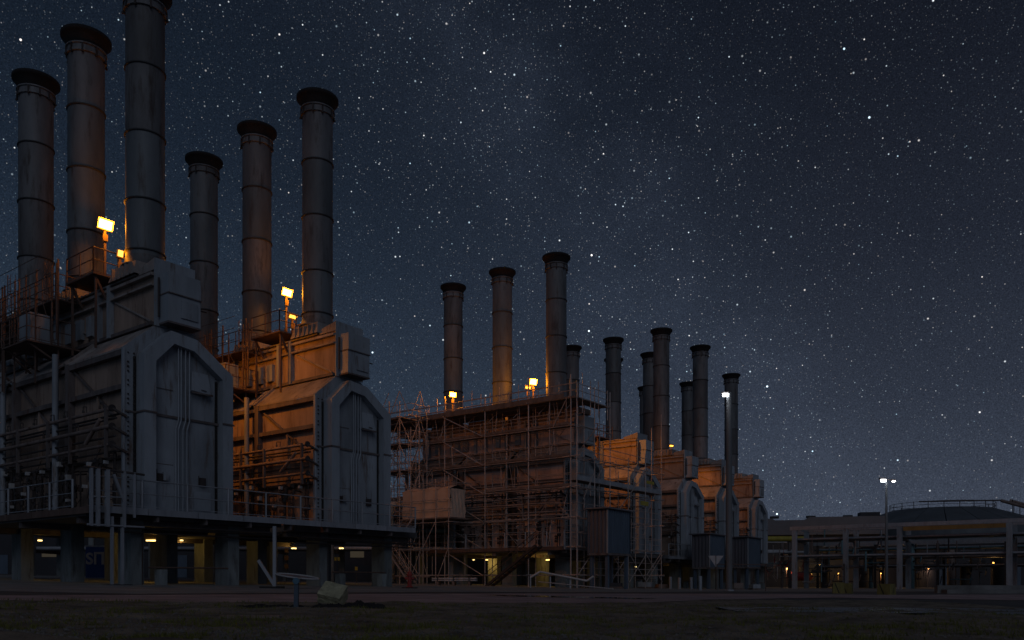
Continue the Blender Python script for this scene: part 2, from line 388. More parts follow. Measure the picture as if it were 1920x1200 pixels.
        bx('wall_column', (-2.34, y0+2.2, 2.95), (-2.202, y0+2.32, 7.85), M['side'], T)
        bar('drain_column', (-2.75, y1+.2, 2.95), (-2.75, y1+.2, 9.95), .13, M['panel'], T, 12)
    for z0, y0 in ((9.3, 5.0), (8.0, 5.0), (9.3, 10.3), (8.0, 10.3)):
        bx('tie_beam', (-2.4, y0, z0-.1), (-2.25, y0+.5, z0+.06), M['beam'], T)
    bx('inner_wall', (-1.9, .2, 2.96), (-1.85, 15.6, 9.4), M['dark'], T)
    bx('rear_wall', (-2.4, 15.6, 2.95), (2.4, 15.75, 10.6), M['side'], T)
    # --- convection box
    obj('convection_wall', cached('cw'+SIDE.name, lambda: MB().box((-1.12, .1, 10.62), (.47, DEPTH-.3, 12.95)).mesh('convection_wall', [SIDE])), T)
    bx('box_beam', (-1.32, .02, 12.72), (-1.125, DEPTH-.3, 12.84), M['roofm'], T)
    bx('box_beam', (-1.32, .02, 12.30), (-1.125, DEPTH-.3, 12.38), M['roofm'], T)
    bx('base_beam', (-1.28, .12, 10.70), (-1.125, DEPTH-.3, 10.84), M['beam'], T)
    for y in (3.35, 4.35, 8.3, 9.4, 12.0, 14.5):
        bx('stiffener', (-1.36, y, 10.7), (-1.122, y+.2, 12.95), M['panel'], T)
    bar('box_brace', (-1.16, 3.2, 12.25), (-1.16, .3, 10.9), .035, M['roofm'], T, square=True)
    bar('box_brace', (-1.16, 4.5, 10.9), (-1.16, 8.1, 12.2), .035, M['roofm'], T, square=True)
    for y in (5.0, 6.0, 7.0, 10.3, 11.2, 13.4):
        bx('tube_box', (-1.30, y, 11.1), (-1.125, y+.5, 12.0), M['panel'], T)
    obj('end_plate', cached('ep', lambda: MB().box((-1.2, -.06, 10.66), (.62, -.004, 13.44)).mesh('end_plate', [M['panel']])), T)
    obj('roof_cap', cached('rc', lambda: MB().add([(-1.2, 0, 12.96), (.6, 0, 12.96), (.6, 1.3, 12.96), (-1.2, 1.3, 12.96), (-1.2, 0, 13.43), (.6, 0, 13.43), (.6, 1.3, 13.16), (-1.2, 1.3, 13.16)],
        [(0,3,2,1),(4,5,6,7),(0,1,5,4),(1,2,6,5),(2,3,7,6),(3,0,4,7)]).mesh('roof_cap', [M['roofm']])), T)
    def header():
        b = MB(); b.box((-1.0, -.74, 10.78), (.45, -.07, 11.9)); b.box((-1.0, -.78, 11.95), (.45, -.07, 12.78)); b.box((-.98, -.72, 11.88), (.43, -.07, 11.97)); return b
    hb = cb('header_box', header, [M['ringm']])
    bx('header_joint', (-1.03, -.80, 11.9), (.48, -.07, 11.945), M['beam'], hb)
    bx('header_door', (-.45, -.80, 11.0), (.30, -.745, 11.72), M['panel'], hb)
    bx('header_soffit', (-1.02, -.76, 10.70), (.47, -.07, 10.775), M['beam'], T)
    bar('vent_pipe', (.45, -.5, 11.6), (.85, -.55, 11.6), .03, M['valve'], T, 6)
    bar('vent_pipe', (-1.1, -.2, 12.6), (-1.1, -.2, 11.0), .045, M['valve'], T, 6)
    bx('roof_deck', (-1.3, 1.3, 12.955), (.6, DEPTH-.2, 13.02), M['roofm'], T)
    def collar():
        b = MB(); a = 1.08; c2 = .92; z0, z1 = 13.02, 13.62
        b.add([(-a,-a,z0),(a,-a,z0),(a,a,z0),(-a,a,z0),(-c2,-c2,z1),(c2,-c2,z1),(c2,c2,z1),(-c2,c2,z1)], [(4,5,6,7),(0,1,5,4),(1,2,6,5),(2,3,7,6),(3,0,4,7)])
        for k in range(5): b.box((-a-.06, -.8+k*.36, z0), (-a+.1, -.74+k*.36, z1-.1))
        return b
    cm = cached('collar', lambda: collar().mesh('stack_collar', [M['roofm']]))
    if i != 3:
        for y in (2.2, 7.45, 12.7): obj('stack_collar', cm, T, loc=(-.35, y, 0))
    # --- header pipes and burners on the side
    for z, x, r, m in ((6.98, -2.86, .075, 'pipe'), (6.62, -2.74, .05, 'piped'), (6.26, -2.95, .09, 'pipe'), (5.9, -2.78, .05, 'piped'), (5.55, -2.9, .07, 'pipe'), (5.32, -2.7, .04, 'piped'), (6.8, -2.6, .045, 'piped')):
        bar('header_pipe', (x, .05, z), (x, 15.6, z), r, M[m], T, 8)
    bar('transfer_pipe', (-2.95, .9, 6.62), (-2.95, 2.1, 5.75), .08, M['pipe'], T, 8)
    for z in (6.98, 6.26, 5.55):
        bar('pipe_elbow', (-2.9, .08, z), (-2.4, -.1, z-.28), .06, M['piped'], T, 8)
        bar('flange', (-2.9, .02, z), (-2.9, .1, z), .14, M['valve'], T, 10)
    for y in (.4, 3.4, 5.4, 8.4, 11.4, 14.4):
        bx('pipe_support', (-3.0, y, 5.05), (-2.88, y+.1, 7.05), M['beam'], T)
    hk = cached('hook', hook_mesh)
    for k in range(9):
        y = .9+k*1.45+random.uniform(-.2, .2)
        obj('vent_hook', hk, T, loc=(-2.86, y, 7.0))
        if k % 2: obj('vent_hook', hk, T, loc=(-2.95, y+.5, 6.3))
    nb = 17 if i < 4 else 8
    for k in range(nb):
        y = .55+k*(15.2/nb)
        obj('burner', cached('burn%d' % (k % 6), lambda: burner_mesh(k % 6+20)), T, loc=(-2.62+random.uniform(-.1, .1), y, 0), rot=(0, 0, random.uniform(-.15, .15)))
    return T
def platform(i, c, label, x0, x1):
    base = gz(c[0])
    T = thing('concrete_platform', label, 'platform', (c[0], c[1], base), ROT, 'concrete tables under the furnace blocks')
    bx('slab', (x0, -.55, 2.62), (x1, 16.2, 2.93), M['slab'], T)
    pm = cached('pillar', lambda: MB().box((-.28, -.5, -.6), (.28, .5, 2.615)).mesh('pillar', [M['conc']]))
    for y in (.6, 5.6, 10.6, 15.4):
        for x in (-1.85, 2.62): obj('pillar', pm, T, loc=(x, y, 0))
    for y in (.15, 5.2, 10.2): bx('cross_beam', (x0+.1, y, 2.38), (x1-.1, y+.28, 2.617), M['beam'], T)
    pl = cached('plinth', lambda: MB().box((-.17, -.2, -.5), (.17, .2, .62)).mesh('plinth', [M['conc']]))
    for x in (-.95, 1.95): obj('plinth', pl, T, loc=(x, -.1, 0))
    bar('low_rail', (-1.5, -.1, .7), (2.2, -.1, .7), .035, M['raild'], T, 6)
    for z, yy, r in ((2.28, -.35, .05), (2.1, -.2, .035), (2.36, -.62, .03)):
        bar('service_pipe', (x0+.4, yy, z), (x1, yy, z-.02), r, M['piped'], T, 8)
    bar('drop_pipe', (-1.72, -.06, 2.3), (-1.72, -.06, -.2), .03, M['piped'], T, 6)
    return T
PLAT = ['stained concrete table on pillars under the nearest furnace block', 'stained concrete table on pillars under the orange lit second block',
        'concrete table on pillars under the scaffolded furnace block', 'concrete table on pillars under the block just past the scaffold',
        'concrete table on pillars under the rust streaked block', 'concrete table on pillars behind the base of the light mast', 'concrete table on pillars under the farthest block']
for i, (c, lab) in enumerate(UNITS):
    heater(i, c, lab)
    platform(i, c, PLAT[i], -4.2, 4.2 if i > 0 else 4.7)

# ------------------------------------------------------------------ walkways
def walkway(name_lab, c, x0, x1, side=True, extra=None):
    base = gz(c[0])
    T = thing('access_walkway', name_lab, 'walkway', (c[0], c[1], base), ROT, 'railed walkways in front of the furnace blocks')
    n = max(2, round((x1-x0)/2.1))
    for k in range(n):
        a = x0+(x1-x0)*k/n; b = x0+(x1-x0)*(k+1)/n
        bx('deck_plate', (a+.01, -1.0, 2.94), (b-.01, -.58, 2.98), M['rail'], T)
        bx('edge_beam', (a+.01, -1.1, 2.74), (b-.01, -1.02, 3.0), M['rail'], T)
        bx('bracket', (a+.4, -1.0, 2.5), (a+.5, -.56, 2.93), M['beam'], T)
    railing(T, [(x0, -1.06), (x1, -1.06)], 3.0, step=2.0, pr=.045, r=.03)
    if side:
        for k in range(7):
            bx('edge_beam', (x0-.1, -1.0+k*2.4, 2.7), (x0, 1.36+k*2.4, 2.96), M['raild'], T)
        railing(T, [(x0-.05, .4), (x0-.05, 15.6)], 2.96, step=1.9, pr=.05, r=.025)
    return T
W1 = walkway('long railed walkway along the two nearest furnace blocks', UNITS[0][0], -4.2, 13.1)
# bar cage at its near corner
for k, (px, w_) in enumerate(((-4.35, .05), (-4.1, .06), (-3.75, .07), (-3.1, .05), (-2.7, .04))):
    bar('cage_bar', (px, -1.25, 2.2 if k < 4 else 2.6), (px, -1.25, 4.35), w_, M['rail'], W1, square=True)
bar('cage_rail', (-4.6, -1.25, 4.38), (-2.3, -1.25, 4.3), .045, M['piped'], W1)
bar('cage_rail', (-4.5, -1.25, 2.25), (-2.3, -1.25, 2.25), .04, M['rail'], W1)
bar('cage_rail', (-4.35, -1.25, 3.3), (-3.1, -1.25, 3.35), .03, M['rail'], W1)
bar('cage_brace', (-3.5, -1.22, 4.2), (-3.1, -1.22, 3.2), .05, M['rail'], W1, square=True)
bar('support_leg', (-3.55, -1.2, -.2), (-3.55, -1.2, 2.6), .05, M['rail'], W1, square=True)
bar('support_leg', (-3.15, -1.2, -.2), (-3.15, -1.2, 2.6), .05, M['rail'], W1, square=True)
bx('leg_foot', (-3.8, -1.5, -.15), (-2.9, -.9, .02), M['black'], W1)
walkway('railed walkway in front of the scaffolded block', UNITS[2][0], -4.2, 2.6, side=True)
walkway('railed walkway in front of the rust streaked block, left of the middle shed', UNITS[4][0], -6.6, 1.2, side=False)

# ------------------------------------------------------------------ chimney stacks
def stack_mesh(kind):
    b = MB()
    if kind == 'section': b.lathe([(.79, 0), (.79, 2.9)], 40)
    if kind == 'band': b.lathe([(.79, -.035), (.845, -.03), (.845, .03), (.79, .035)], 40)
    if kind == 'rim': b.lathe([(.80, -.60), (.86, -.50), (.92, -.34), (1.03, -.19), (1.09, -.14), (1.09, 0), (1.05, 0), (.86, -.16), (.76, -.5)], 40)
    if kind == 'neck': b.lathe([(.79, -1.05), (.87, -1.03), (.87, -.93), (.83, -.9), (.83, -.72), (.89, -.7), (.89, -.64), (.80, -.62)], 40)
    if kind == 'lug':
        b.box((.86, -.035, -1.12), (.90, .035, -.72)); b.box((.79, -.03, -1.1), (.87, .03, -1.05)); b.tube((.89, 0, -1.12), (.89, 0, -1.04), .05, 8)
    if kind == 'foot': b.lathe([(1.0, 0), (1.0, .06), (.86, .1), (.80, .45), (.79, .5)], 40)
    return b.mesh('stack_'+kind, [M[{'section': 'stack', 'band': 'ring', 'rim': 'rim', 'neck': 'stack', 'lug': 'valve', 'foot': 'stackb'}[kind]]], smooth=kind in ('section', 'band', 'rim', 'foot'))
SM = {k: stack_mesh(k) for k in ('section', 'band', 'rim', 'neck', 'lug', 'foot')}
SEC = [SM['section']]
for nm in ('stackb', 'stackc'):
    m2 = SM['section'].copy(); m2.materials[0] = M[nm]; SEC.append(m2)
def chimney(x, y, z0, ztop, label, seed, grp='round steel chimney stacks'):
    rnd = random.Random(seed)
    T = thing('chimney_stack', label, 'chimney', (x, y, z0), rnd.uniform(0, .4), grp)
    h = ztop-z0-.6
    n = 4; step = h/n
    for k in range(n):
        obj('shell_section', SEC[rnd.choice((0, 0, 1, 2))], T, loc=(0, 0, k*step), scale=(1, 1, step/2.9), rot=(0, 0, rnd.uniform(0, 6)))
        obj('band', SM['band'], T, loc=(0, 0, k*step if k else .7))
    obj('foot', SM['foot'], T)
    obj('rim', SM['rim'], T, loc=(0, 0, ztop-z0)); nk = obj('neck', SM['neck'], T, loc=(0, 0, ztop-z0))
    for k in range(10): obj('lug', SM['lug'], nk, loc=(0, 0, rnd.uniform(-.03, .03)), rot=(0, 0, k*math.tau/10+rnd.uniform(-.08, .08)))
    return T
nearw = ['tallest looking chimney stack, cut off by the top of the picture', 'second chimney stack from the picture edge, left of the brightest lamp', 'chimney stack cut by the left edge of the picture']
secw = ['chimney stack right of the second orange lamp, nearest on the orange lit block', 'chimney stack left of the second orange lamp, middle of its three', 'shortest looking of the three stacks on the orange lit block']
thiw = ['nearest and tallest looking of the three stacks over the scaffold', 'middle stack of the three over the scaffold', 'stack over the scaffold with a lamp glowing on its lower shaft']
for u, lw in ((0, nearw), (1, secw), (2, thiw)):
    c = Vector((*UNITS[u][0], 0)); b = gz(c.x)
    for k, yy in enumerate((2.2, 7.45, 12.7)):
        p = c+U*-.35+V*yy
        if u == 1: p += Vector((-.12, 0, 0))
        chimney(p.x, p.y, b+13.62, b+25.75+(0, .05, -.05)[k]+(.1 if u == 1 else (-.35 if u == 2 else 0)), lw[k], u*10+k)
FAR = [(1240, 82.0, 'tall stack right of the lone one, above the rust streaked block'), (1150, 85.4, 'lone stack standing between the scaffold and the next pair'),
       (1072, 88.6, 'stack peeping out half hidden behind the nearest scaffold stack'),
       (1313, 87.5, 'stack above the evenly orange lit block, with a shorter one touching its left'), (1219, 90.6, 'stack half hidden behind the left side of a taller one, higher of two hidden'),
       (1150.5, 93.0, 'stack almost wholly hidden behind the lone stack, only rim edges showing'),
       (1371, 98.9, 'last stack of the row, behind the white lamp of the light mast'), (1290, 103.4, 'shorter stack touching the left of the orange lit block\'s stack'), (1211, 106.2, 'lowest of the stacks hidden behind the tall one')]
for k, (px, Z, lab) in enumerate(FAR):
    p = at(px, Z); chimney(p.x, Z, gz(p.x)+13.0, gz(p.x)+25.6, lab, 50+k)

# ------------------------------------------------------------------ roof platforms, ladders
def cage_ladder(T, x, y, z0, z1, m):
    for dy in (-.22, .22): bar('ladder_rail', (x, y+dy, z0), (x, y+dy, z1+1.0), .028, m, T, square=True)
    k = z0
    while k < z1: bar('rung', (x, y-.22, k), (x, y+.22, k), .014, m, T, 5); k += .35
    zz = z0+2.0
    hoop = cached('hoop'+m.name, lambda: (lambda b: [b.tube((-.38*math.sin(a), .36*math.cos(a), 0), (-.38*math.sin(a2), .36*math.cos(a2), 0), .016, 5) for a, a2 in [(math.pi*q/8*1.0, math.pi*(q+1)/8) for q in range(8)]] and b)(MB()).mesh('cage_hoop', [m]))
    while zz < z1+1.1: obj('cage_hoop', hoop, T, loc=(x, y, zz)); zz += .75
    for a in (.5, 1.1, 1.57, 2.04, 2.6): bar('cage_strip', (x-.38*math.sin(a), y+.36*math.cos(a), z0+2), (x-.38*math.sin(a), y+.36*math.cos(a), z1+1.1), .012, m, T, 5)
def roofdeck(c, label, full=True):
    T = thing('roof_walkway', label, 'walkway', (c[0], c[1], gz(c[0])), ROT, 'railed steel platforms on the furnace roofs')
    m = M['raild']
    bx('grating', (-2.0, 3.4, 13.32), (.3, 5.9, 13.40), m, T)
    railing(T, [(-1.95, 3.5), (-1.95, 5.9)], 13.4, m=m, step=1.2)
    railing(T, [(-1.95, 3.5), (.2, 3.5)], 13.4, m=m, step=1.1)
    railing(T, [(.3, 3.3), (.3, 6.0)], 13.4, m=m, step=1.2)
    for y in (3.6, 5.7):
        bar('prop', (-1.85, y, 13.3), (-1.35, y, 12.4), .05, m, T, square=True); bar('prop', (-1.8, y, 13.32), (-1.8, y, 10.2), .04, m, T, square=True)
    if full:
        bx('grating', (-2.3, 6.2, 12.7), (-1.36, 14.5, 12.76), m, T)
        railing(T, [(-2.3, 6.2), (-2.3, 14.5)], 12.76, m=m, step=.62, r=.022, pr=.026)
        railing(T, [(-2.3, 6.2), (-1.4, 6.2)], 12.76, m=m, step=.5, r=.022, pr=.026)
        bx('grating', (-3.7, 5.7, 10.45), (-1.4, 8.2, 10.52), m, T)
        railing(T, [(-3.7, 8.2), (-3.7, 5.7), (-1.7, 5.7)], 10.52, m=m, step=.8, r=.024, pr=.03)
        bx('control_cabinet', (-3.3, 6.3, 10.53), (-2.5, 7.4, 11.9), M['panel'], T)
        bx('grating', (-3.0, 8.9, 11.3), (-1.4, 13.8, 11.36), m, T); railing(T, [(-3.0, 8.9), (-3.0, 13.8)], 11.36, m=m, step=.7, r=.022, pr=.028)
        for (lx, ly, za, zb) in ((-2.75, 5.3, 10.6, 12.9), (-2.9, 8.6, 10.5, 12.9), (-2.9, 10.4, 9.0, 12.9), (-3.1, 12.5, 8.0, 13.2)): cage_ladder(T, lx, ly, za, zb, m)
        for y in (5.9, 8.0, 9.1, 11.4, 13.6):
            bar('prop', (-3.6 if y < 8.5 else -2.9, y, 10.45), (-1.4, y, 9.3), .04, m, T, square=True)
            bar('upright', (-2.32, y, 9.8), (-2.32, y, 14.4), .03, m, T, square=True); bar('upright', (-3.1, y+.4, 8.8), (-3.1, y+.4, 13.2), .026, m, T, square=True)
        for k in range(6):
            bar('cross_bar', (-2.4, 6.0+k*1.4, 10.6), (-2.4, 7.2+k*1.4, 12.7), .02, m, T, 5); bar('long_bar', (-3.1, 5.8, 11.2+k*.62), (-3.1, 14.2, 11.2+k*.62), .014, m, T, 5)
    return T
roofdeck(UNITS[0][0], 'rusty railed platform and ladders on the roof of the nearest block')
roofdeck(UNITS[1][0], 'railed platform and ladders on the roof of the orange lit second block')
roofdeck(UNITS[2][0], 'railed lamp platform on the roof of the scaffolded block', False)
roofdeck(UNITS[3][0], 'railed platform with ladders on the bright orange block', True)

# ------------------------------------------------------------------ lamps
LSOD = (1.0, .29, .003)
def point(parent, loc, e, c, r=.12):
    ld = bpy.data.lights.new('lamp_light', 'POINT'); ld.energy = e; ld.color = c; ld.shadow_soft_size = r
    o = bpy.data.objects.new('lamp_light', ld); col.objects.link(o); o.parent = parent; o.location = loc
def spot(parent, loc, aim, e, c, size=110, r=.15):
    ld = bpy.data.lights.new('lamp_beam', 'SPOT'); ld.energy = e; ld.color = c; ld.shadow_soft_size = r; ld.spot_size = R_(size); ld.spot_blend = .6
    o = bpy.data.objects.new('lamp_beam', ld); col.objects.link(o); o.parent = parent; o.location = loc
    o.rotation_euler = (Vector(aim)-Vector(loc)).to_track_quat('-Z', 'Y').to_euler()
def flood(loc, label, pole, lens='sod', face=(0, -1), sz=(.62, .42), e=0, rz=0, light=True, ecol=LSOD, grp='sodium floodlights on the furnace roofs', tilt=.35):
    T = thing('floodlight', label, 'floodlight', loc, math.atan2(face[1], face[0])+math.pi/2, grp)
    a, b = sz
    h = MB(); h.box((-a/2-.04, .02, -b/2-.04), (a/2+.04, .18, b/2+.04)); h.box((-a/2-.06, -.05, -b/2-.07), (a/2+.06, .03, -b/2-.03))
    ho = build('housing', h, M['beam'], T, rot=(tilt, .10, 0))
    build('lens', MB().box((-a/2, -.01, -b/2), (a/2, .018, b/2)), M[lens], ho)
    bar('pole', (0, .12, -b/2), (0, .12, -b/2-pole), .05, M['raild'], T, square=True)
    bx('junction_box', (-.1, .0, -b/2-.55), (.1, .1, -b/2-.25), M['raild'], T)
    if lens == 'sod':
        rf = MB(); rf.add([(-a/2, -.012, -b/2), (a/2, -.012, -b/2), (a/2, -.012, b/2), (-a/2, -.012, b/2), (-a/2-.06, -.05, -b/2-.06), (a/2+.06, -.05, -b/2-.06), (a/2+.06, -.05, b/2+.06), (-a/2-.06, -.05, b/2+.06)], [(0, 1, 5, 4), (1, 2, 6, 5), (2, 3, 7, 6), (3, 0, 4, 7)])
        build('halo_bezel', rf, M['halo'], ho)  # glowing rim added round the lens in place of a halo
    if light: point(T, (0, -.45, -.1), e, ecol, .18)
    return T
def upos(u, x, y, z):
    c = UNITS[u][0]; p = Vector((c[0], c[1], gz(c[0])))+U*x+V*y; p.z += z; return p
toc = (.62, -.8)
flood(upos(0, -.8, 4.75, 16.15), 'brightest orange floodlight between the two nearest tall stacks', 2.5, e=170, face=toc, sz=(.52, .36))
flood(upos(1, -.62, 4.6, 16.0), 'orange floodlight on a pole between stacks of the second block', 2.5, e=170, face=toc, sz=(.46, .3))
p = at(1000, 64.5, 716); flood(p, 'orange floodlight above the scaffold, right of the middle stack', 2.2, e=260, face=(.1, -1), sz=(.44, .36))
p = at(849, 65.6, 740); flood(p, 'orange floodlight low in front of the leftmost scaffold stack', 2.2, e=200, face=(.1, -1), sz=(.42, .28))
flood(upos(0, -1.05, 2.95, 14.35), 'small lit lantern at the foot of the tallest looking stack', .7, 'sodd', sz=(.2, .26), e=22, face=toc, tilt=0)
flood(upos(1, -.25, 4.55, 14.75), 'small orange bulkhead lamp below the second floodlight', 1.1, 'sodd', sz=(.4, .16), e=20, face=toc, tilt=.8)
p = at(990, 64.6, 727); flood(p, 'small dim lamp beside the right scaffold floodlight', 1.2, 'sodd', sz=(.4, .14), e=8, face=(0, -1), tilt=.8)
p = at(1259, 83, 836); flood(p, 'tiny dim lamp right of the tall stack on the streaked block', .6, 'sodd', sz=(.35, .16), e=8, face=(0, -1), tilt=.8)
# floodlights on the far sides of the blocks, shining on the next block's side wall
def wash(u, x, y, z, aim, e, label):
    c = UNITS[u][0]
    T = thing('wall_floodlight', label, 'floodlight', (c[0], c[1], gz(c[0])), ROT, 'floodlights shining between the blocks')
    bx('housing', (x-.2, y-.3, z), (x+.15, y+.3, z+.3), M['beam'], T)
    bx('lens', (x-.15, y-.25, z-.03), (x+.12, y+.25, z-.005), M['sodd'], T)
    bar('arm', (x-.1, y, z+.15), (x-1.4, y, z+.1), .04, M['beam'], T)
    spot(T, (x+.05, y, z-.12), aim, e, LSOD, 105)
wash(0, 3.3, 4.6, 12.6, (7.2, 3.6, 10.2), 540, 'floodlight behind the nearest block washing the second block orange')
wash(0, 3.3, 9.5, 12.2, (7.2, 9.0, 9.5), 330, 'deeper floodlight behind the nearest block')
wash(1, 3.0, 6.0, 13.3, (19.0, 6.5, 9.0), 700, 'floodlight on the far side of the second block facing the scaffold')
wash(2, 4.2, 2.5, 13.2, (8.5, 2.2, 11.0), 620, 'floodlight behind the scaffold washing the bright orange block')
wash(3, 3.4, 3.0, 13.0, (6.0, 2.0, 12.4), 130, 'floodlight between the orange block and the streaked block')
wash(4, 2.6, 1.8, 12.2, (6.0, 1.5, 9.6), 210, 'floodlight washing the block behind the light mast')
wash(5, 3.6, 3.0, 12.2, (9, 2.0, 9.6), 260, 'floodlight washing the farthest block')

# ------------------------------------------------------------------ scaffolding around the third block
c3 = UNITS[2][0]
S = thing('scaffold', 'dense tube scaffold with boarded lifts wrapped round the third block', 'scaffold', (c3[0], c3[1], gz(c3[0])), ROT)
LIFTS = [.9, 2.9, 5.0, 7.15, 9.3, 11.5, 13.45]
XO, XI = -4.0, -2.95
ys = [-1.5, 2.2, 6.3, 10.4, 13.2, 16.6]
rnd = random.Random(5)
nst = 0
def stube(name, a, b, r=.033): return bar(name, a, b, r, M['scaf'], S, 6)
for j, y in enumerate(ys):
    stube('standard', (XO, y, -.3), (XO, y, 14.7+rnd.uniform(-.2, .8)), .052)
    stube('standard', (XI, y+.1, -.3), (XI, y+.1, 14.3+rnd.uniform(-.2, .6)), .036)
    if j < len(ys)-1:
        ym = (y+ys[j+1])/2
        for a in (0, 1, 2, 3, 4, 5):
            if rnd.random() < .55: stube('short_standard', (XO+.06, ym, LIFTS[a]), (XO+.06, ym, LIFTS[a+1]), .03)
for z in LIFTS:
    stube('ledger', (XO-.05, ys[0]-.4, z), (XO-.05, ys[-1]+.5, z)); stube('ledger', (XI-.05, ys[0]-.4, z), (XI-.05, ys[-1]+.5, z))
    for y in ys: stube('transom', (XO-.25, y, z+.05), (XI+.9, y, z+.05))
for z in LIFTS[2:]:
    for dz in (.5, 1.0): stube('guard_rail', (XO, ys[0]-.4, z+dz), (XO, ys[-1]+.3, z+dz), .026)
for j, y in enumerate(ys[1:3]):
    for a in range(0, 6): pass
for a in range(6):
    stube('diagonal_brace', (XO-.12, ys[3]+.1, LIFTS[a+1]), (XO-.12, ys[2]+.1, LIFTS[a]), .045)
for a in (3, 4, 5):
    stube('diagonal_brace', (XO-.07, ys[4]+1.2, LIFTS[a]), (XO-.07, ys[4]-.1, LIFTS[a+1]))
stube('diagonal_brace', (XO-.07, ys[1]-2.2, LIFTS[5]), (XO-.07, ys[0]+.3, LIFTS[6]))
for z in (9.3, 11.5, 7.15):
    for j in range(len(ys)-1):
        bx('deck_board', (XO+.05, ys[j]+.02, z+.06), (XI-.15, ys[j+1]-.02, z+.11), M['board'], S)
        bx('toe_board', (XO+.0, ys[j]+.02, z+.11), (XO+.035, ys[j+1]-.02, z+.28), M['board'], S)
# wide boarded top deck
tops = [(-1.0, 2.2), (2.22, 6.2), (6.22, 10.3), (10.32, 14.4), (14.42, 18.4)]
for a, b in tops:
    bx('top_deck', (XO-.1, a, 13.45), (-1.25, b, 13.55), M['board'], S)
    bx('toe_board', (XO-.14, a, 13.45), (XO-.105, b, 13.82), M['board'], S)
bx('top_deck', (-1.2, -1.9, 13.46), (.5, -.9, 13.56), M['board'], S)
bx('top_deck', (XO-.1, -1.9, 13.46), (-1.22, -1.02, 13.56), M['board'], S)
for y in [k*.9-1.4 for k in range(21)]:
    stube('upright', (XO, y, 13.5), (XO, y, 14.6+rnd.uniform(0, .7)), .026)
for x in (-3.1, -2.0, -.9, .4): stube('upright', (x, -1.9, 12.5), (x, -1.9, 15.0+rnd.uniform(-.3, .5)), .03)
for z in (14.0, 14.5): stube('guard_rail', (XO, -1.9, z), (XO, 18.6, z), .024); stube('guard_rail', (XO, -1.9, z), (.5, -1.9, z), .024); stube('guard_rail', (-1.4, 1, z), (-1.4, 15, z), .024)
for j in range(5): bx('packing_board', (-1.24, tops[j][0]+.6, 13.05+.0), (.5, tops[j][1]-.02, 13.44), M['board'], S)
for k in range(24):
    y = 16.2-k*.72; stube('short_standard', (XI-.02, y, 11.5 if k % 2 else 9.3), (XI-.02, y, 13.4 if k % 2 else 11.4), .022)
for z in (4.0, 4.5, 6.1, 8.2, 10.4, 12.5): stube('ledger', (XI-.06, ys[0]-.4, z), (XI-.06, ys[-1]+.5, z), .026)
for k in range(8): stube('raker', (XO-.02, -1.0+k*2.3, 12.6), (XO+1.0, -1.0+k*2.3, 13.4), .025)
# front leg frame along the end face, running on to the next block
fx = [-4.0, -1.6, .6, 3.4, 6.2, 9.0]
for k, x in enumerate(fx):
    top = 14.6 if k < 3 else rnd.uniform(9.8, 14.5)
    stube('standard', (x, -2.0, -.3), (x, -2.0, top), .04)
    if k: stube('standard', (x, -1.1, -.3), (x, -1.1, top-1.0), .034)
for z in LIFTS[:5]:
    stube('ledger', (fx[0], -2.04, z), (fx[-1]+.4, -2.04, z)); stube('ledger', (fx[0], -1.14, z), (fx[-1]+.4, -1.14, z))
    stube('guard_rail', (fx[0], -2.0, z+.5), (fx[-1], -2.0, z+.5), .025); stube('guard_rail', (fx[0], -2.0, z+1.0), (fx[-1], -2.0, z+1.0), .025)
    for x in fx: stube('transom', (x, -2.3, z+.05), (x, -.8, z+.05))
for z in LIFTS[5:]: stube('ledger', (fx[0], -2.04, z), (fx[2], -2.04, z))
for k in range(5):
    bx('deck_board', (fx[k]+.03, -1.95, 7.6), (fx[k+1]-.03, -1.1, 7.66), M['board'], S)
    bx('toe_board', (fx[k]+.03, -2.0, 7.62), (fx[k+1]-.03, -1.965, 7.98), M['rail'], S)
    stube('diagonal_brace', (fx[k], -2.08, LIFTS[k % 4]), (fx[k+1], -2.08, LIFTS[k % 4+1]))
    if k > 1: stube('diagonal_brace', (fx[k+1], -2.08, LIFTS[0]-.5), (fx[k], -2.08, LIFTS[1]-.3)); stube('diagonal_brace', (fx[k], -2.08, LIFTS[0]-.5), (fx[k+1], -2.08, LIFTS[1]-.3))
bx('yellow_net', (5.2, -2.12, 6.5), (6.5, -2.09, 6.85), M['yelp'], S); bx('yellow_net', (6.2, -2.12, 8.3), (7.5, -2.09, 8.55), M['yelp'], S)
# lower mixed tube work at pipe height
for k in range(46):
    y0 = rnd.uniform(-1.4, 12); z = rnd.choice(LIFTS[1:6]); stube('short_standard', (XO+rnd.uniform(.0, .9), y0, z), (XO+rnd.uniform(.0, .9), y0, z+rnd.choice((1.1, 2.1))), .024)
for k in range(14):
    y0 = rnd.uniform(-1, 9); a = rnd.randint(1, 4); stube('diagonal_brace', (XI, y0, LIFTS[a]), (XI, y0+rnd.choice((-2.2, 2.2)), LIFTS[a+1]), .026)
for k in range(30):
    x0 = rnd.uniform(-3.8, 7); z = rnd.uniform(3.2, 8.6); d = rnd.choice(((2.2, 0, 0), (0, .9, 0), (0, 0, 1.4), (1.2, 0, 1.5))); stube('putlog', (x0, -2.0, z), (x0+d[0], -2.0+d[1], z+d[2]), .024)
for k in range(26):
    z = rnd.uniform(4.6, 7.6); y0 = rnd.uniform(-1.5, 9); stube('putlog', (XO-rnd.uniform(-.3, .3), y0, z), (XO, y0+rnd.uniform(2, 6), z+rnd.uniform(-.05, .1)), .028)

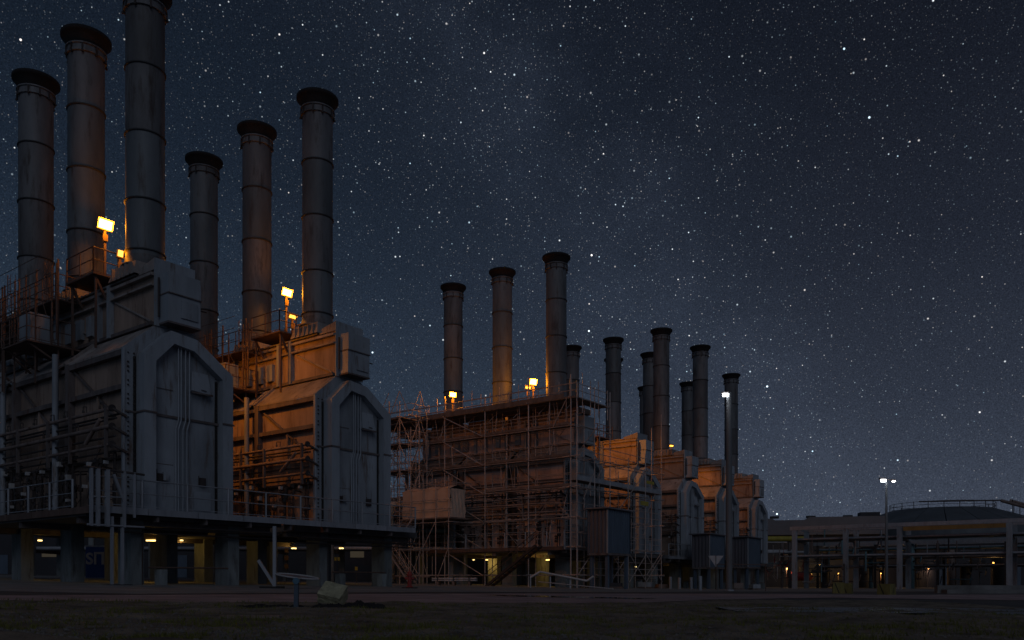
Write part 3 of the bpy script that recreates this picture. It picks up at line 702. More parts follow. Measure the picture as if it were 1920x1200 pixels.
# separate tower at the left of the scaffold, between it and the second block
TW = thing('scaffold_tower', 'crowded scaffold stair tower rising between the second block and the scaffold', 'scaffold tower', (c3[0], c3[1], gz(c3[0])), ROT)
def ttube(name, a, b, r=.03): return bar(name, a, b, r, M['scaf'], TW, 5)
tx = [-6.3, -5.3, -4.45]; ty = [11.9, 13.1, 14.3, 15.6]
for x in tx:
    for y in ty: ttube('standard', (x, y, -.3), (x, y, 12.2+rnd.uniform(0, 3.2)), .036)
zz = .8
while zz < 13.6:
    for x in tx: ttube('ledger', (x, ty[0]-.3, zz), (x, ty[-1]+.3, zz))
    for y in ty: ttube('transom', (tx[0]-.3, y, zz+.06), (tx[-1]+.3, y, zz+.06))
    if zz > 2:
        for dz in (.5, 1.0): ttube('guard_rail', (tx[0], ty[0], zz+dz), (tx[0], ty[-1], zz+dz), .022); ttube('guard_rail', (tx[0], ty[0], zz+dz), (tx[-1], ty[0], zz+dz), .022)
    if not 4.5 < zz < 7.6: bx('deck_board', (tx[0]+.1, ty[1], zz+.08), (tx[-1], ty[-1]+.6, zz+.13), M['board'], TW)
    ttube('diagonal_brace', (tx[0]-.03, ty[0], zz), (tx[0]-.03, ty[1], zz+2.1)); ttube('diagonal_brace', (tx[0], ty[0]-.04, zz), (tx[1], ty[0]-.04, zz+2.1))
    ttube('diagonal_brace', (tx[0]-.03, ty[2], zz), (tx[0]-.03, ty[1], zz+2.1)); ttube('diagonal_brace', (tx[1], ty[0]-.04, zz+2.1), (tx[2], ty[0]-.04, zz))
    ttube('diagonal_brace', (tx[0]-.03, ty[2], zz+2.1), (tx[0]-.03, ty[3], zz))
    zz += 2.1
for k in range(110):
    x = rnd.uniform(-6.4, -4.2); y = rnd.uniform(11.6, 15.6); z = rnd.uniform(4, 12.5); d = rnd.choice(((1.4, 0, 0), (0, 1.6, 0), (0, 0, 1.2), (.8, .2, .9), (.1, 1.2, 1.1), (-.7, .5, 1.0)))
    ttube('tie_tube', (x, y, z), (x+d[0], y+d[1], z+d[2]), .022)
# stair flight on the tower foot
ST = thing('scaffold_stair', 'steep open stair flight beside the red hydrant', 'stairs', (c3[0], c3[1], gz(c3[0])), ROT)
for f, (z0, z1, yb, yt) in enumerate(((0, 2.6, 10.9, 13.3), (2.7, 5.2, 13.3, 10.9))):
    for x in (-7.2, -6.5):
        bar('stringer', (x, yb, z0), (x, yt, z1), .05, M['scaf'], ST, square=True); bar('handrail', (x, yb, z0+1), (x, yt, z1+1), .025, M['scaf'], ST, 6); bar('handrail', (x, yb, z0+.5), (x, yt, z1+.5), .02, M['scaf'], ST, 6)
    for k in range(11):
        t = (k+.5)/11; bx('tread', (-7.18, yb+(yt-yb)*t-.12, z0+(z1-z0)*t-.02), (-6.52, yb+(yt-yb)*t+.12, z0+(z1-z0)*t+.02), M['board'], ST)
# dark stair under the scaffold
SD = thing('site_stair', 'dark steel stair climbing to the scaffolded block from the yard', 'stairs', (c3[0], c3[1], gz(c3[0])), ROT)
for x in (-5.6, -4.9):
    bar('stringer', (x, 5.2, -.1), (x, .4, 3.0), .09, M['valve'], SD, square=True); bar('handrail', (x, 5.2, .9), (x, .4, 4.0), .03, M['raild'], SD, 6)
    for t in (0, .33, .66, 1): bar('baluster', (x, 5.2-4.8*t, -.1+3.1*t), (x, 5.2-4.8*t, .95+3.1*t), .025, M['raild'], SD, 6)
for k in range(13):
    t = (k+.5)/13; bx('tread', (-5.55, 5.2-4.8*t-.12, -.1+3.1*t-.02), (-4.95, 5.2-4.8*t+.12, -.1+3.1*t+.02), M['valve'], SD)
# cream sheeted enclosure hung in the scaffold
E = thing('sheeted_enclosure', 'cream sheeted box on scaffold legs at the left end of the scaffold', 'enclosure', (c3[0], c3[1], gz(c3[0])), ROT)
EX, EY = -6.6, 7.5
def sheet():
    b = MB(); n = 18
    for face in range(3):
        vs = []; fs = []
        for a in range(n+1):
            for c in range(9):
                t = a/n; q = c/8
                d = .06*math.sin(a*1.6+c*.8)*q*(1-q)*3+.045*math.sin(c*2.1+a*.7)
                if face == 0: p_ = (EX+d, EY+t*5.0, 5.3+q*2.15+.05*math.sin(a*.9)*q)
                elif face == 1: p_ = (EX+t*1.7, EY+d, 5.3+q*2.15)
                else: p_ = (EX+q*1.7, EY+t*5.0, 7.45+.05*math.sin(a*.9)+.25*math.sin(q*3.14))
                vs.append(p_)
        for a in range(n):
            for c in range(8): fs.append((a*9+c, a*9+c+1, (a+1)*9+c+1, (a+1)*9+c))
        b.add(vs, fs)
    return b
build('sheeting', sheet(), M['tarp'], E, smooth=True)
bx('box_body', (EX+.12, EY+.12, 5.35), (EX+1.7, EY+4.9, 7.35), M['dark'], E)
bx('floor_board', (EX-.2, EY-.1, 5.18), (EX+1.9, EY+5.1, 5.28), M['board'], E)
for y in (.0, 1.3, 2.6, 3.9, 5.1): bar('standard', (EX-.22, EY+y, -.3), (EX-.22, EY+y, 8.4+.3*math.sin(y*3)), .038, M['scaf'], E, 6)
for z in (.9, 2.9, 4.9, 5.9, 6.6, 7.9): bar('ledger', (EX-.26, EY-.4, z), (EX-.26, EY+5.5, z), .03, M['scaf'], E, 6)
for y in (0, 2.6, 5.1):
    for z in (.9, 2.9, 4.9, 7.9): bar('transom', (EX-.4, EY+y+.05, z+.05), (EX+2.6, EY+y+.05, z+.05), .028, M['scaf'], E, 6)
bar('diagonal_brace', (EX-.3, EY+1.3, .2), (EX-.3, EY-.0, 2.9), .035, M['scaf'], E, 6); bar('diagonal_brace', (EX-.3, EY+2.6, 2.9), (EX-.3, EY+1.3, 4.9), .035, M['scaf'], E, 6)

# ------------------------------------------------------------------ elevated clad sheds
def shed(px, Z, wx, wy, z0, h, label, two=True):
    p = at(px, Z)
    T = thing('clad_shed', label, 'shed', (p.x, p.y, p.z), ROT, 'raised sheds clad in dark profiled sheet')
    def rib(L_, hh, slope0, slope1):
        b = MB(); n = int(L_/.30); vs = []; fs = []
        for k in range(n+1):
            for q in (0, 1):
                s = (k+q*.5)/n*L_; s = min(s, L_)
                d = 0 if q == 0 else -.08
                top = hh+slope0+(slope1-slope0)*s/L_
                vs += [(s, d, 0), (s, d, top)]
                s2 = min(s+.03, L_); vs += [(s2, -.08 if q == 0 else 0, 0), (s2, -.08 if q == 0 else 0, top)]
        m = len(vs)//2
        for k in range(m-1): fs.append((2*k, 2*k+2, 2*k+3, 2*k+1))
        return b.add(vs, fs)
    build('front_cladding', rib(wx, h, 0, -.0), M['shedb'], T, loc=(0, 0, z0))
    build('side_cladding', rib(wy, h, 0, 0), M['shed'], T, loc=(0, wy, z0), rot=(0, 0, -math.pi/2))
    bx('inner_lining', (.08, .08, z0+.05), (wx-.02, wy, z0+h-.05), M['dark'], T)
    bx('corner_trim', (-.07, -.07, z0-.02), (.03, .03, z0+h), M['rail'], T)
    build('roof', MB().prism_y([(-.3, h+.04), (wx+.1, h+.0), (wx+.1, h+.10), (-.3, h+.14)], -.25, wy+.2), M['roofd'], T, loc=(0, 0, z0))
    for x in (.25, wx-.25): 
        for y in (.15, wy-.2): bx('leg', (x-.11, y-.11, -.3), (x+.11, y+.11, z0), M['shedb'], T)
    bx('floor_beam', (-.05, -.05, z0-.16), (wx+.05, wy, z0-.005), M['beam'], T)
    return T
shed(1138.5, 57.5, 3.2, 1.6, 2.5, 3.05, 'largest raised clad shed in front of the bright orange block')
shed(1330, 75, 3.4, 1.7, 2.0, 2.95, 'middle raised clad shed left of the light mast base')
shed(1402, 82, 3.4, 1.6, 2.25, 2.9, 'raised clad shed right of the light mast, farthest of three')

# ------------------------------------------------------------------ masts
def mast(px, Z, ytop, r0, r1, label, lamps, e):
    p = at(px, Z); top = at(px, Z, ytop).z-p.z
    T = thing('light_mast', label, 'light mast', tuple(p))
    b = MB().lathe([(r0, -.4), (r0, top*.45), (r0*.94, top*.46), (r1, top)], 20); build('shaft', b, M['mastm'], T, smooth=True)
    build('base_flange', MB().lathe([(r0*1.5, -.3), (r0*1.5, .08), (r0, .1)], 16), M['panel'], T)
    for k, (dx, dz, s) in enumerate(lamps):
        bar('lamp_arm', (0, 0, top-.05), (dx, -.1, top+dz+.05), .035, M['beam'], T)
        bx('lamp_head', (dx-s-.05, -.2, top+dz), (dx+s+.05, .1, top+dz+.12), M['beam'], T)
        build('lamp_lens', MB().box((dx-s, -.24, top+dz-s*1.1), (dx+s, -.1, top+dz-.01)), M['wht'], T)
        point(T, (dx-.5, -1.2, top+dz-.5), e, (.9, .96, 1.0), .15)
    return T
mast(1367, 60, 736, .235, .20, 'tall thick grey light mast with a white lamp, in front of the last stack', [(-.3, -.1, .2)], 16)
mast(1662, 60, 898, .11, .06, 'slender lamp post with a white lamp beside the low pipe bridge', [(-.3, -.05, .16), (.45, -.15, .08)], 6)

# under-deck lamps
under = [(290, 41, 1012, 46), (150, 46, 1009, 16), (551, 52, 1027, 22), (912, 70, 1049, 40), (888, 74, 1049, 12), (1027, 66, 1049, 40), (1009, 70, 1049, 10), (1296, 86, 1063, 24), (1192, 80, 1062, 6),
         (640, 56, 1027, 26), (340, 46, 1012, 14), (75, 42, 1012, 14)]
ulab = ['row of bright yellow tubes under the nearest block', 'small twin yellow lamp above the blue banner', 'yellow lamp above the orange stripes under the second block', 'bright yellow lamp above the left lit pillar under the scaffold',
        'small lamp just left of the bright one under the scaffold', 'bright lamp above the right lit pillar under the scaffold', 'tiny lamp left of the right lit pillar under the scaffold', 'yellow lamp below the middle shed',
        'tiny lamp under the bright orange block', 'lamp above the reddish pillar under the second block', 'dim lamp under the right half of the nearest block', 'dim lamp under the deck at the picture edge']
for (px, Z, y, e), lab in zip(under, ulab):
    p = at(px, Z, y)
    T = thing('bulkhead_lamp', lab, 'lamp', tuple(p), 0, 'lamps hanging under the decks')
    s = .45 if px == 290 else (.16 if e > 20 else .09)
    bx('lamp_body', (-s, -.08, .0), (s, .08, .09), M['beam'], T); bx('lamp_diffuser', (-s*.9, -.07, -.07), (s*.9, .07, -.003), M['warm'], T)
    bar('hanger', (0, 0, .09), (0, 0, .5), .015, M['beam'], T, 5)
    point(T, (0, -.1, -.3), e*.75, (1.0, .56, .12), .1)

# ------------------------------------------------------------------ things behind, below the decks
def pipe_bridge(origin, rz, n, span, h, label, cols='conc', depth=4, levels=(.55, .75, .92), cat='pipe bridge', seed=1, colw=.28, offs=None, grp=None, topbeam='rail'):
    rnd = random.Random(seed)
    T = thing('pipe_bridge', label, cat, tuple(origin), rz, grp)
    xs = offs or [k*span for k in range(n)]
    for x in xs:
        for y in (0, depth): bx('column', (x-colw, y-colw*.7, -.5), (x+colw, y+colw*.7, h), M[cols], T)
        for lv in levels: bx('cross_beam', (x-.1, 0, h*lv-.12), (x+.1, depth, h*lv+.12), M['beam'], T)
    for y in (0, depth): bx('edge_beam', (xs[0]-.5, y-.22, h), (xs[-1]+.6, y+.22, h+.42), M[topbeam], T)
    for lv in levels:
        for q in range(7):
            y = .4+q*(depth-.6)/7+rnd.uniform(-.05, .05); r = rnd.uniform(.05, .2)
            bar('pipe', (xs[0]-.5, y, h*lv+.12+r), (xs[-1]+.4, y, h*lv+.12+r), r, M[rnd.choice(('pipe', 'piped', 'rail', 'teal', 'piped'))], T, 8)
    return T
# right hand bridge: its front runs along -V
rb = at(1490, 99)
RB = pipe_bridge(rb, math.atan2(-.5972, .8021), 5, 5.7, 7.0, 'low long concrete pipe bridge at the far right, with a pale top beam', cols='panel', depth=4.5, levels=(.52, .8), seed=3, colw=.27, offs=[0, 5.9, 11.7, 22.3, 25.6, 31])
bx('ochre_beam', (12.1, -.3, 6.5), (22.0, -.24, 6.95), M['yelb'], RB)
rb2 = rb+Vector((3.6, 4.8, 0))*1.5
RB2 = pipe_bridge(rb2, math.atan2(-.5972, .8021), 5, 7, 5.4, 'second pipe bridge hidden in shade behind the concrete one', cols='piped', depth=4, levels=(.45, .65, .85), seed=9, colw=.15)
YP = pipe_bridge(at(1436, 104)+Vector((-6, 3, 0)), 0, 3, 5.0, 6.0, 'pipe bridge carrying a fat yellow pipe, right of the farthest block', cols='beam', depth=3, levels=(.5, .75), seed=4, colw=.15)
bar('yellow_pipe', (-2, -.2, 6.35), (12, -.2, 6.35), .34, M['yelp'], YP, 14)
bar('grey_pipe', (-2, -.4, 4.6), (12, -.4, 4.6), .2, M['rail'], YP, 12)
# building with a long roof
lb = at(1432, 118)
LB = thing('long_workshop', 'long low workshop roof behind the pipe bridge', 'building', tuple(lb), R_(-12))
bx('wall', (-48, 0, -.8), (15.5, 14, 7.4), M['dark'], LB)
build('roof', MB().prism_y([(-49, 7.4), (16.5, 7.4), (16.5, 9.9), (6.2, 9.9), (5.6, 9.5), (1.5, 9.5), (1.1, 9.75), (-49, 9.75)], -.5, 14.5), M['roofd'], LB)
for x in (1, 6, 11): bx('roof_vent', (x, 1, 9.9), (x+1.2, 2, 10.2), M['dark'], LB)
bx('roof_cabin', (13, 0, 9.9), (15.6, 2, 10.5), M['dark'], LB)
# storage tank with cone roof
tp = at(1765, 132)
TK = thing('storage_tank', 'wide tank with a ribbed cone roof and rail behind the pipe bridge', 'storage tank', tuple(tp))
build('tank_shell', MB().lathe([(15.5, -.5), (15.5, 9.2)], 48), M['tank'], TK)
NR = 22
for k in range(NR):
    a0 = k*math.tau/NR; a1 = (k+.97)*math.tau/NR
    def P(a, r, z): return (r*math.cos(a), r*math.sin(a), z)
    build('roof_panel', MB().add([P(a0, 15.8, 9.2), P(a1, 15.8, 9.2), P(a1, 7.5, 12.0), P(a0, 7.5, 12.0), P(a0, 15.8, 9.35), P(a1, 15.8, 9.35), P(a1, 7.5, 12.15), P(a0, 7.5, 12.15)],
        [(0,3,2,1),(4,5,6,7),(0,1,5,4),(1,2,6,5),(2,3,7,6),(3,0,4,7)]), M['tank'], TK)
build('roof_crown', MB().lathe([(7.6, 12.1), (0, 12.6)], 32), M['tank'], TK)
for k in range(22):
    a = k*math.tau/22; bar('railing_post', P(a, 7.6, 12.1), P(a, 7.6, 13.1), .06, M['piped'], TK, 5); a1 = (k+1)*math.tau/22
    for z in (12.6, 13.1): bar('handrail', P(a, 7.6, z), P(a1, 7.6, z), .035, M['piped'], TK, 5)
for d in (0, 1.3): bar('roof_pipe', (4.5+d, -8.6, 12.9), (12.5+d, -12.5, 9.8), .25, M['pipe'], TK, 10)
bar('roof_pipe', (-7, -7, 12.9), (4.6, -8.6, 12.95), .11, M['piped'], TK, 10)
for k in range(12):
    x = 6+rnd.uniform(0, 9); bar('roof_fitting', (x, -9, 10.5), (x, -9, 12.6-(x-6)*.2+rnd.uniform(0, .8)), .06, M['piped'], TK, 5)
PH = thing('pump_house', 'low dark pump house behind the wide bay of the pipe bridge', 'building', tuple(at(1665, 116)), R_(-8))
bx('wall', (0, 0, -.8), (30, 6, 6.3), M['dark'], PH); bx('roof', (-.4, -.4, 6.3), (30.4, 6.4, 6.6), M['roofd'], PH)
for k in range(6): bx('door' if k % 2 else 'louvre', (1.5+k*4.6, -.05, -.5 if k % 2 else 2.4), (3.6+k*4.6, -.003, 3.0 if k % 2 else 3.8), M['shedb' if k % 2 else 'black'], PH)
# plant between the columns of the bridge
def vessel(px, Z, r, h, m, label, horiz=False):
    p = at(px, Z)
    T = thing('process_vessel', label, 'vessel', tuple(p), rnd.uniform(-.3, .3), 'vessels standing under the pipe bridge')
    if horiz:
        build('shell', MB().lathe([(.02, -h/2), (r*.7, -h/2+.1), (r, -h/2+.4), (r, h/2-.4), (r*.7, h/2-.1), (.02, h/2)], 20), M[m], T, smooth=True, loc=(0, 0, r+.9), rot=(0, R_(90), 0))
        for x in (-h*.3, h*.3): bx('saddle', (x-.12, -r*.7, -.4), (x+.12, r*.7, 1.0), M['conc'], T)
        bar('nozzle', (0, 0, r*2+.8), (0, 0, r*2+1.6), .1, M['piped'], T)
    else:
        build('shell', MB().lathe([(r, -.4), (r, h-.4), (r*.8, h-.12), (.02, h)], 20), M[m], T, smooth=True)
        bar('riser', (r+.2, 0, 0), (r+.2, 0, h+1), .07, M['piped'], T); bar('nozzle', (0, -r-.3, h*.6), (0, 0, h*.6), .1, M['piped'], T)
    return T
vessel(1633, 104, .28, 5, 'teal', 'thin teal column left of the slender lamp post'); vessel(1617, 110, .9, 3, 'dark', 'dark vertical vessel behind the teal column')
vessel(1710, 100, .3, 5.5, 'teal', 'pale blue standpipe in the wide bay of the bridge'); vessel(1783, 104, .45, 5.0, 'pipe', 'brownish vertical vessel in the wide bay')
vessel(1810, 98, .55, 3.0, 'dark', 'squat dark vessel near the last wide column'); vessel(1735, 112, 1.6, 6, 'dark', 'broad dark tower at the back of the wide bay')
vessel(1500, 112, .6, 3.5, 'red', 'red horizontal tank under the yellow pipe', True); vessel(1545, 108, .5, 4, 'dark', 'dark vessel behind the second bridge column')
vessel(1560, 122, 1.2, 7, 'piped', 'tall rusty vessel deep in the bridge shade'); vessel(1875, 100, 1.0, 4, 'dark', 'dark vessel at the picture edge')
for k, (px, Z, y, e, c_) in enumerate(((1475, 112, 1066, 60, (1, .55, .25)), (1537, 114, 1060, 55, (1, .6, .15)), (1572, 112, 1075, 30, (1, .45, .1)), (1590, 116, 1070, 30, (1, .5, .3)), (1652, 112, 1075, 40, (1, .45, .12)), (1690, 108, 1070, 30, (1, .6, .2)), (1777, 106, 1062, 40, (1, .5, .2)), (1740, 110, 1066, 25, (1, .6, .4)), (1862, 96, 1055, 28, (1, .6, .2)))):
    p = at(px, Z, y)
    T = thing('process_lamp', ['lamp near the red tank', 'lamp in the gap right of the first bridge column', 'lamp behind the second bridge column', 'lamp just right of the second bridge column', 'orange lamp behind the slender post', 'lamp by the third bridge column', 'lamp at the brownish vessel', 'faint lamp in the wide bay', 'lamp right of the last wide column'][k]+' under the pipe bridge', 'lamp', tuple(p), 0, 'small lamps under the pipe bridge')
    bx('lamp_body', (-.12, -.06, 0), (.12, .06, .12), M['beam'], T); bx('lamp_diffuser', (-.08, -.07, -.07), (.08, .05, -.003), M['dimlens'], T); bar('pole', (0, .1, .05), (0, .1, gz(p.x)-p.z), .03, M['beam'], T, 5)
    point(T, (0, -.2, -.2), e*1.1, c_, .1)
# white board
p = at(1723, 101, 1066)
T = thing('notice_board', 'pale blank notice board under the pipe bridge', 'board', (p.x, p.y, gz(p.x))); z = p.z-gz(p.x)
bx('board', (-.45, -.03, z-.3), (.45, .03, z+.3), M['white'], T); bar('post', (0, .06, 0), (0, .06, z), .04, M['beam'], T, 6)
# piping jungle right bay: many small pipes
J = thing('pipe_manifold', 'tangle of small pipes and valves in the wide bay of the bridge', 'pipework', tuple(at(1800, 97)), ROT)
for k in range(46):
    x = rnd.uniform(-6, 5); y = rnd.uniform(-3, 5); z = rnd.uniform(.3, 4.5); d = rnd.choice(((1.8, 0, 0), (0, 2.4, 0), (0, 0, 1.5), (.9, 0, .8)))
    bar('pipe', (x, y, z), (x+d[0], y+d[1], z+d[2]), rnd.uniform(.03, .1), M[rnd.choice(('pipe', 'rail', 'piped', 'teal'))], J, 6)
J2 = thing('pipe_manifold', 'tangle of lit pipes and scaffold poles right of the farthest block', 'pipework', tuple(at(1470, 101)), 0)
for k in range(60):
    x = rnd.uniform(-3.2, 5); y = rnd.uniform(0, 5); z = rnd.uniform(.2, 4.0); d = rnd.choice(((1.6, 0, 0), (0, 0, 1.5), (.7, 0, .9), (-.5, 0, .8)))
    bar('pipe', (x, y, z), (x+d[0], y+d[1], z+d[2]), rnd.uniform(.025, .07), M[rnd.choice(('pipe', 'red', 'piped', 'scaf'))], J2, 6)

J3 = thing('pipe_manifold', 'dark tangle of pipes and valves around the third bridge column', 'pipework', tuple(at(1600, 99)), ROT)
for k in range(60):
    x = rnd.uniform(-7, 7); y = rnd.uniform(-4, 4); z = rnd.uniform(.2, 5.8); d = rnd.choice(((1.8, 0, 0), (0, 2.6, 0), (0, 0, 1.6), (0, 0, 2.2), (.9, 0, .8)))
    bar('pipe', (x, y, z), (x+d[0], y+d[1], z+d[2]), rnd.uniform(.03, .12), M[rnd.choice(('pipe', 'teal', 'piped', 'valve', 'rail'))], J3, 6)

# behind the nearest blocks
PB = pipe_bridge(at(60, 66), 0, 8, 4.8, 5.5, 'shaded pipe bridge seen between the pillars behind the nearest blocks', cols='conc', depth=4, levels=(.35, .6, .85), seed=12, colw=.2)
PB3 = pipe_bridge(at(700, 96), R_(10), 8, 5.5, 5.5, 'shaded pipe bridge seen under the scaffolded block', cols='conc', depth=4, levels=(.35, .6, .85), seed=15, colw=.2)
BK = thing('control_building', 'dark building closing the view behind the furnace blocks', 'building', tuple(at(300, 84)), R_(4))
bx('wall', (-26, 0, -1), (36, 8, 6.5), M['dark'], BK); bx('roof', (-26.5, -.5, 6.5), (36.5, 8.5, 6.8), M['roofd'], BK)
for k in range(9):
    bx('window', (-16+k*4.4, -.06, 2.0), (-14.6+k*4.4, -.002, 3.0), M['glass'], BK) if k in (1, 5, 8) else bx('door', (-16+k*4.4, -.06, -.2), (-14.9+k*4.4, -.002, 2.2), M['shedb'], BK)
# blue banner with lettering
p = at(179, 52, 1047)
BN = thing('banner_container', 'blue container side with white lettering between the pillars', 'container', (p.x, p.y, gz(p.x)))
z = p.z-gz(p.x)
bx('container_body', (-.62, 0, .05), (.62, 2.0, z+.72), M['blue'], BN)
bx('container_top', (-.66, -.02, z+.72), (.66, 2.02, z+.82), M['rail'], BN)
td = bpy.data.curves.new('lettering', 'FONT'); td.body = 'S\u041f'; td.size = 1.0; td.extrude = .01; td.align_x = 'CENTER'; td.align_y = 'CENTER'; td.offset = .03
td.materials.append(M['white'])
_t = bpy.data.objects.new('lettering_curve', td); to = bpy.data.objects.new('lettering', bpy.data.meshes.new_from_object(_t)); bpy.data.objects.remove(_t); col.objects.link(to); to.parent = BN; to.location = (0, -.015, z-.05); to.rotation_euler = (R_(90), 0, 0)
# plates and clutter under second block
CL = [(533, 56, .16, .7, 'yelp', 'orange'), (538, 58, .1, 1.2, 'white', 'white')]
dr = []
for k, (px, Z, y) in enumerate(((537, 60, 1032), (537, 60, 1046), (537, 60, 1062), (629, 66, 1048), (635, 66, 1048), (668, 62, 1066))):
    p = at(px, Z, y)
    T = thing('warning_plate', ['upper', 'middle', 'lower', 'left', 'right', 'low'][k]+[' orange plate in the column of three under the second block']*1+[''][0] if 0 else (['upper', 'middle', 'lower'][k]+' orange plate of the upright stack of three under the second block' if k < 3 else ['left yellow plate of the pair left of the reddish pillar', 'right yellow plate of the pair left of the reddish pillar', 'yellow framed plate right of the reddish pillar'][k-3]), 'plate', (p.x, p.y, gz(p.x)), 0, 'small yellow and orange plates under the second block')
    z = p.z-gz(p.x); s = (.14, .16) if k < 3 else (.1, .14)
    bx('plate', (-s[0], -.02, z-s[1]), (s[0], .02, z+s[1]), M['yelb' if k < 3 else 'yelp'], T); bar('stand', (0, .04, 0), (0, .04, z), .02, M['piped'], T, 5)

# ------------------------------------------------------------------ yard objects
# red hydrant
p = at(768, 39)
H = thing('fire_hydrant', 'red fire hydrant at the foot of the scaffold stair', 'hydrant', tuple(p))
build('barrel', MB().lathe([(.17, 0), (.17, .06), (.10, .09), (.10, .55), (.135, .57), (.135, .63), (.11, .66), (.10, .74), (.03, .80), (.03, .86), (.001, .87)], 18), M['red'], H, smooth=False)
for s in (-1, 1): bar('outlet', (s*.08, 0, .45), (s*.22, 0, .45), .06, M['red'], H, 10)
bx('base_block', (-.35, -.25, -.1), (.35, .25, .03), M['black'], H)
# leaning strut with bent oval hoop
p = at(515, 31.5)
HP = thing('hoop_barrier', 'white oval hoop held flat on a thin pole with a leaning strut', 'barrier', tuple(p))
hz_ = at(515, 31.5, 1080).z-p.z
bar('pole', (0, 0, -.2), (0, 0, 2.35), .06, M['rail'], HP, square=True)
bar('strut', (-.62, 0, 1.05), (-.02, 0, .12), .055, M['rail'], HP, square=True)
b = MB(); n = 28
for k in range(n):
    a0 = k*math.tau/n; a1 = (k+1)*math.tau/n
    f = lambda a: (.86+.82*math.cos(a), .42*math.sin(a), hz_+.02-.10*math.cos(a)-.03+.05*math.sin(a))
    b.tube(f(a0), f(a1), .028, 6)
build('hoop', b, M['white'], HP)
build('hoop_plate', MB().add([(.86+.79*math.cos(k*math.tau/n), .40*math.sin(k*math.tau/n), hz_+.0-.10*math.cos(k*math.tau/n)-.03+.05*math.sin(k*math.tau/n)) for k in range(n)]+
    [(.86+.79*math.cos(k*math.tau/n), .40*math.sin(k*math.tau/n), hz_-.05-.10*math.cos(k*math.tau/n)+.05*math.sin(k*math.tau/n)) for k in range(n)], [tuple(range(n)), tuple(range(n, 2*n))[::-1]]+[(k, (k+1) % n, n+(k+1) % n, n+k) for k in range(n)]), M['shedb'], HP)
bx('foot', (-.5, -.3, -.05), (.3, .3, .05), M['black'], HP)
# marker post
p = at(555, 12.8)
MP = thing('marker_post', 'small dark marker post with a round pale blue cap in the verge', 'post', tuple(p))
bar('post', (0, 0, -.1), (.01, 0, .40), .032, M['shedb'], MP, square=True)
build('cap', MB().tube((.01, -.05, .42), (.01, .03, .42), .05, 20).tube((.01, -.056, .42), (.01, -.05, .42), .018, 12), M['bluec'], MP)
# rock
def rock(name, sz, seed, m, jag=.16):
    import bmesh
    bm = bmesh.new(); bmesh.ops.create_cube(bm, size=1); bmesh.ops.subdivide_edges(bm, edges=bm.edges, cuts=5, use_grid_fill=True)
    rr = random.Random(seed); ph = [rr.uniform(0, 6) for _ in range(9)]
    for v_ in bm.verts:
        c = v_.co.copy()
        d = jag*(.5*math.sin(c.x*5+ph[0]+c.z*3)+.35*math.sin(c.y*9+ph[1]+c.x*4)+.3*math.sin(c.z*11+ph[2]))*.4+rr.uniform(-.02, .02)
        l_ = max(abs(c.x), abs(c.y), abs(c.z)); rnd_ = c.length/(.5*1.73)
        c = c*(1-.05*max(0, rnd_-.6)/.4+d)
        v_.co = (c.x*sz[0], c.y*sz[1], c.z*sz[2])
    me = bpy.data.meshes.new(name); bm.to_mesh(me); bm.free(); me.materials.append(m); return me
p = at(624, 14.3)
tag(obj('rock', rock('rock', (.42, .38, .29), 4, M['rock'], .05), loc=(p.x, p.y, p.z+.165), rot=(R_(38), R_(13), R_(-6))), 'pale tilted block of stone lying in the verge by the road', 'rock')
# heap of dark soil
def mound(px, Z, sx, sy, h, seed, label, m='soil'):
    rr = random.Random(seed); p = at(px, Z); vs = []; fs = []; nx, ny = 34, 18
    for j in range(ny+1):
        for i in range(nx+1):
            a = i/nx*2-1; c = j/ny*2-1; q = max(0, 1-a*a-c*c)
            vs.append((a*sx, c*sy, h*(q**.6)*(.6+.4*math.sin(a*7+seed)*math.cos(c*5))+rr.uniform(-.012, .02)*(q > 0)-.01))
    for j in range(ny):
        for i in range(nx): k = j*(nx+1)+i; fs.append((k, k+1, k+nx+2, k+nx+1))
    o = build('soil_heap', MB().add(vs, fs), M[m], None, loc=(p.x, p.y, p.z-.005)); tag(o, label, 'soil heap', 'low heaps of dark soil in the verge'); return o
mound(676, 13.6, .42, .3, .13, 2, 'low heap of dark soil at the right foot of the tilted stone')
mound(618, 13.4, .34, .24, .08, 5, 'thin dark soil spill in front of the tilted stone')
mound(500, 13.0, .7, .25, .05, 9, 'flat dark soil patch left of the marker post')
# fallen rusty plank
p = at(470, 9.6)
tag(bx('plank', (-.35, -.06, -.01), (.35, .06, .02), M['pipe'], None), 'flat reddish plank lying in the mossy gravel', 'plank'); o = bpy.context.scene.objects['plank']; o.location = (p.x, p.y, p.z+.015)
# white bent pipes lying under the scaffold
p = at(985, 54)
BP = thing('bent_pipe', 'long white pipe with bent ends lying beside the scaffold', 'pipe', tuple(p))
for a, b_ in (((.3, 0, .62), (.95, 0, 1.02)), ((.95, 0, 1.02), (4.0, -.3, .42)), ((4.0, -.3, .42), (4.45, -.3, .72))): bar('pipe_run', a, b_, .07, M['white'], BP, 8)
for x in (.3, 1.6, 2.9): bx('trestle', (x, -.05, -.1), (x+.08, .05, .9-x*.12), M['rail'], BP)
p = at(1010, 54)
tag(bar('long_tube', (p.x, p.y, .35), (at(1150, 50).x, 50, at(1150, 50).z+.05), .035, M['white'], None), 'thin pale tube lying on the ground right of the bent white pipe', 'tube')
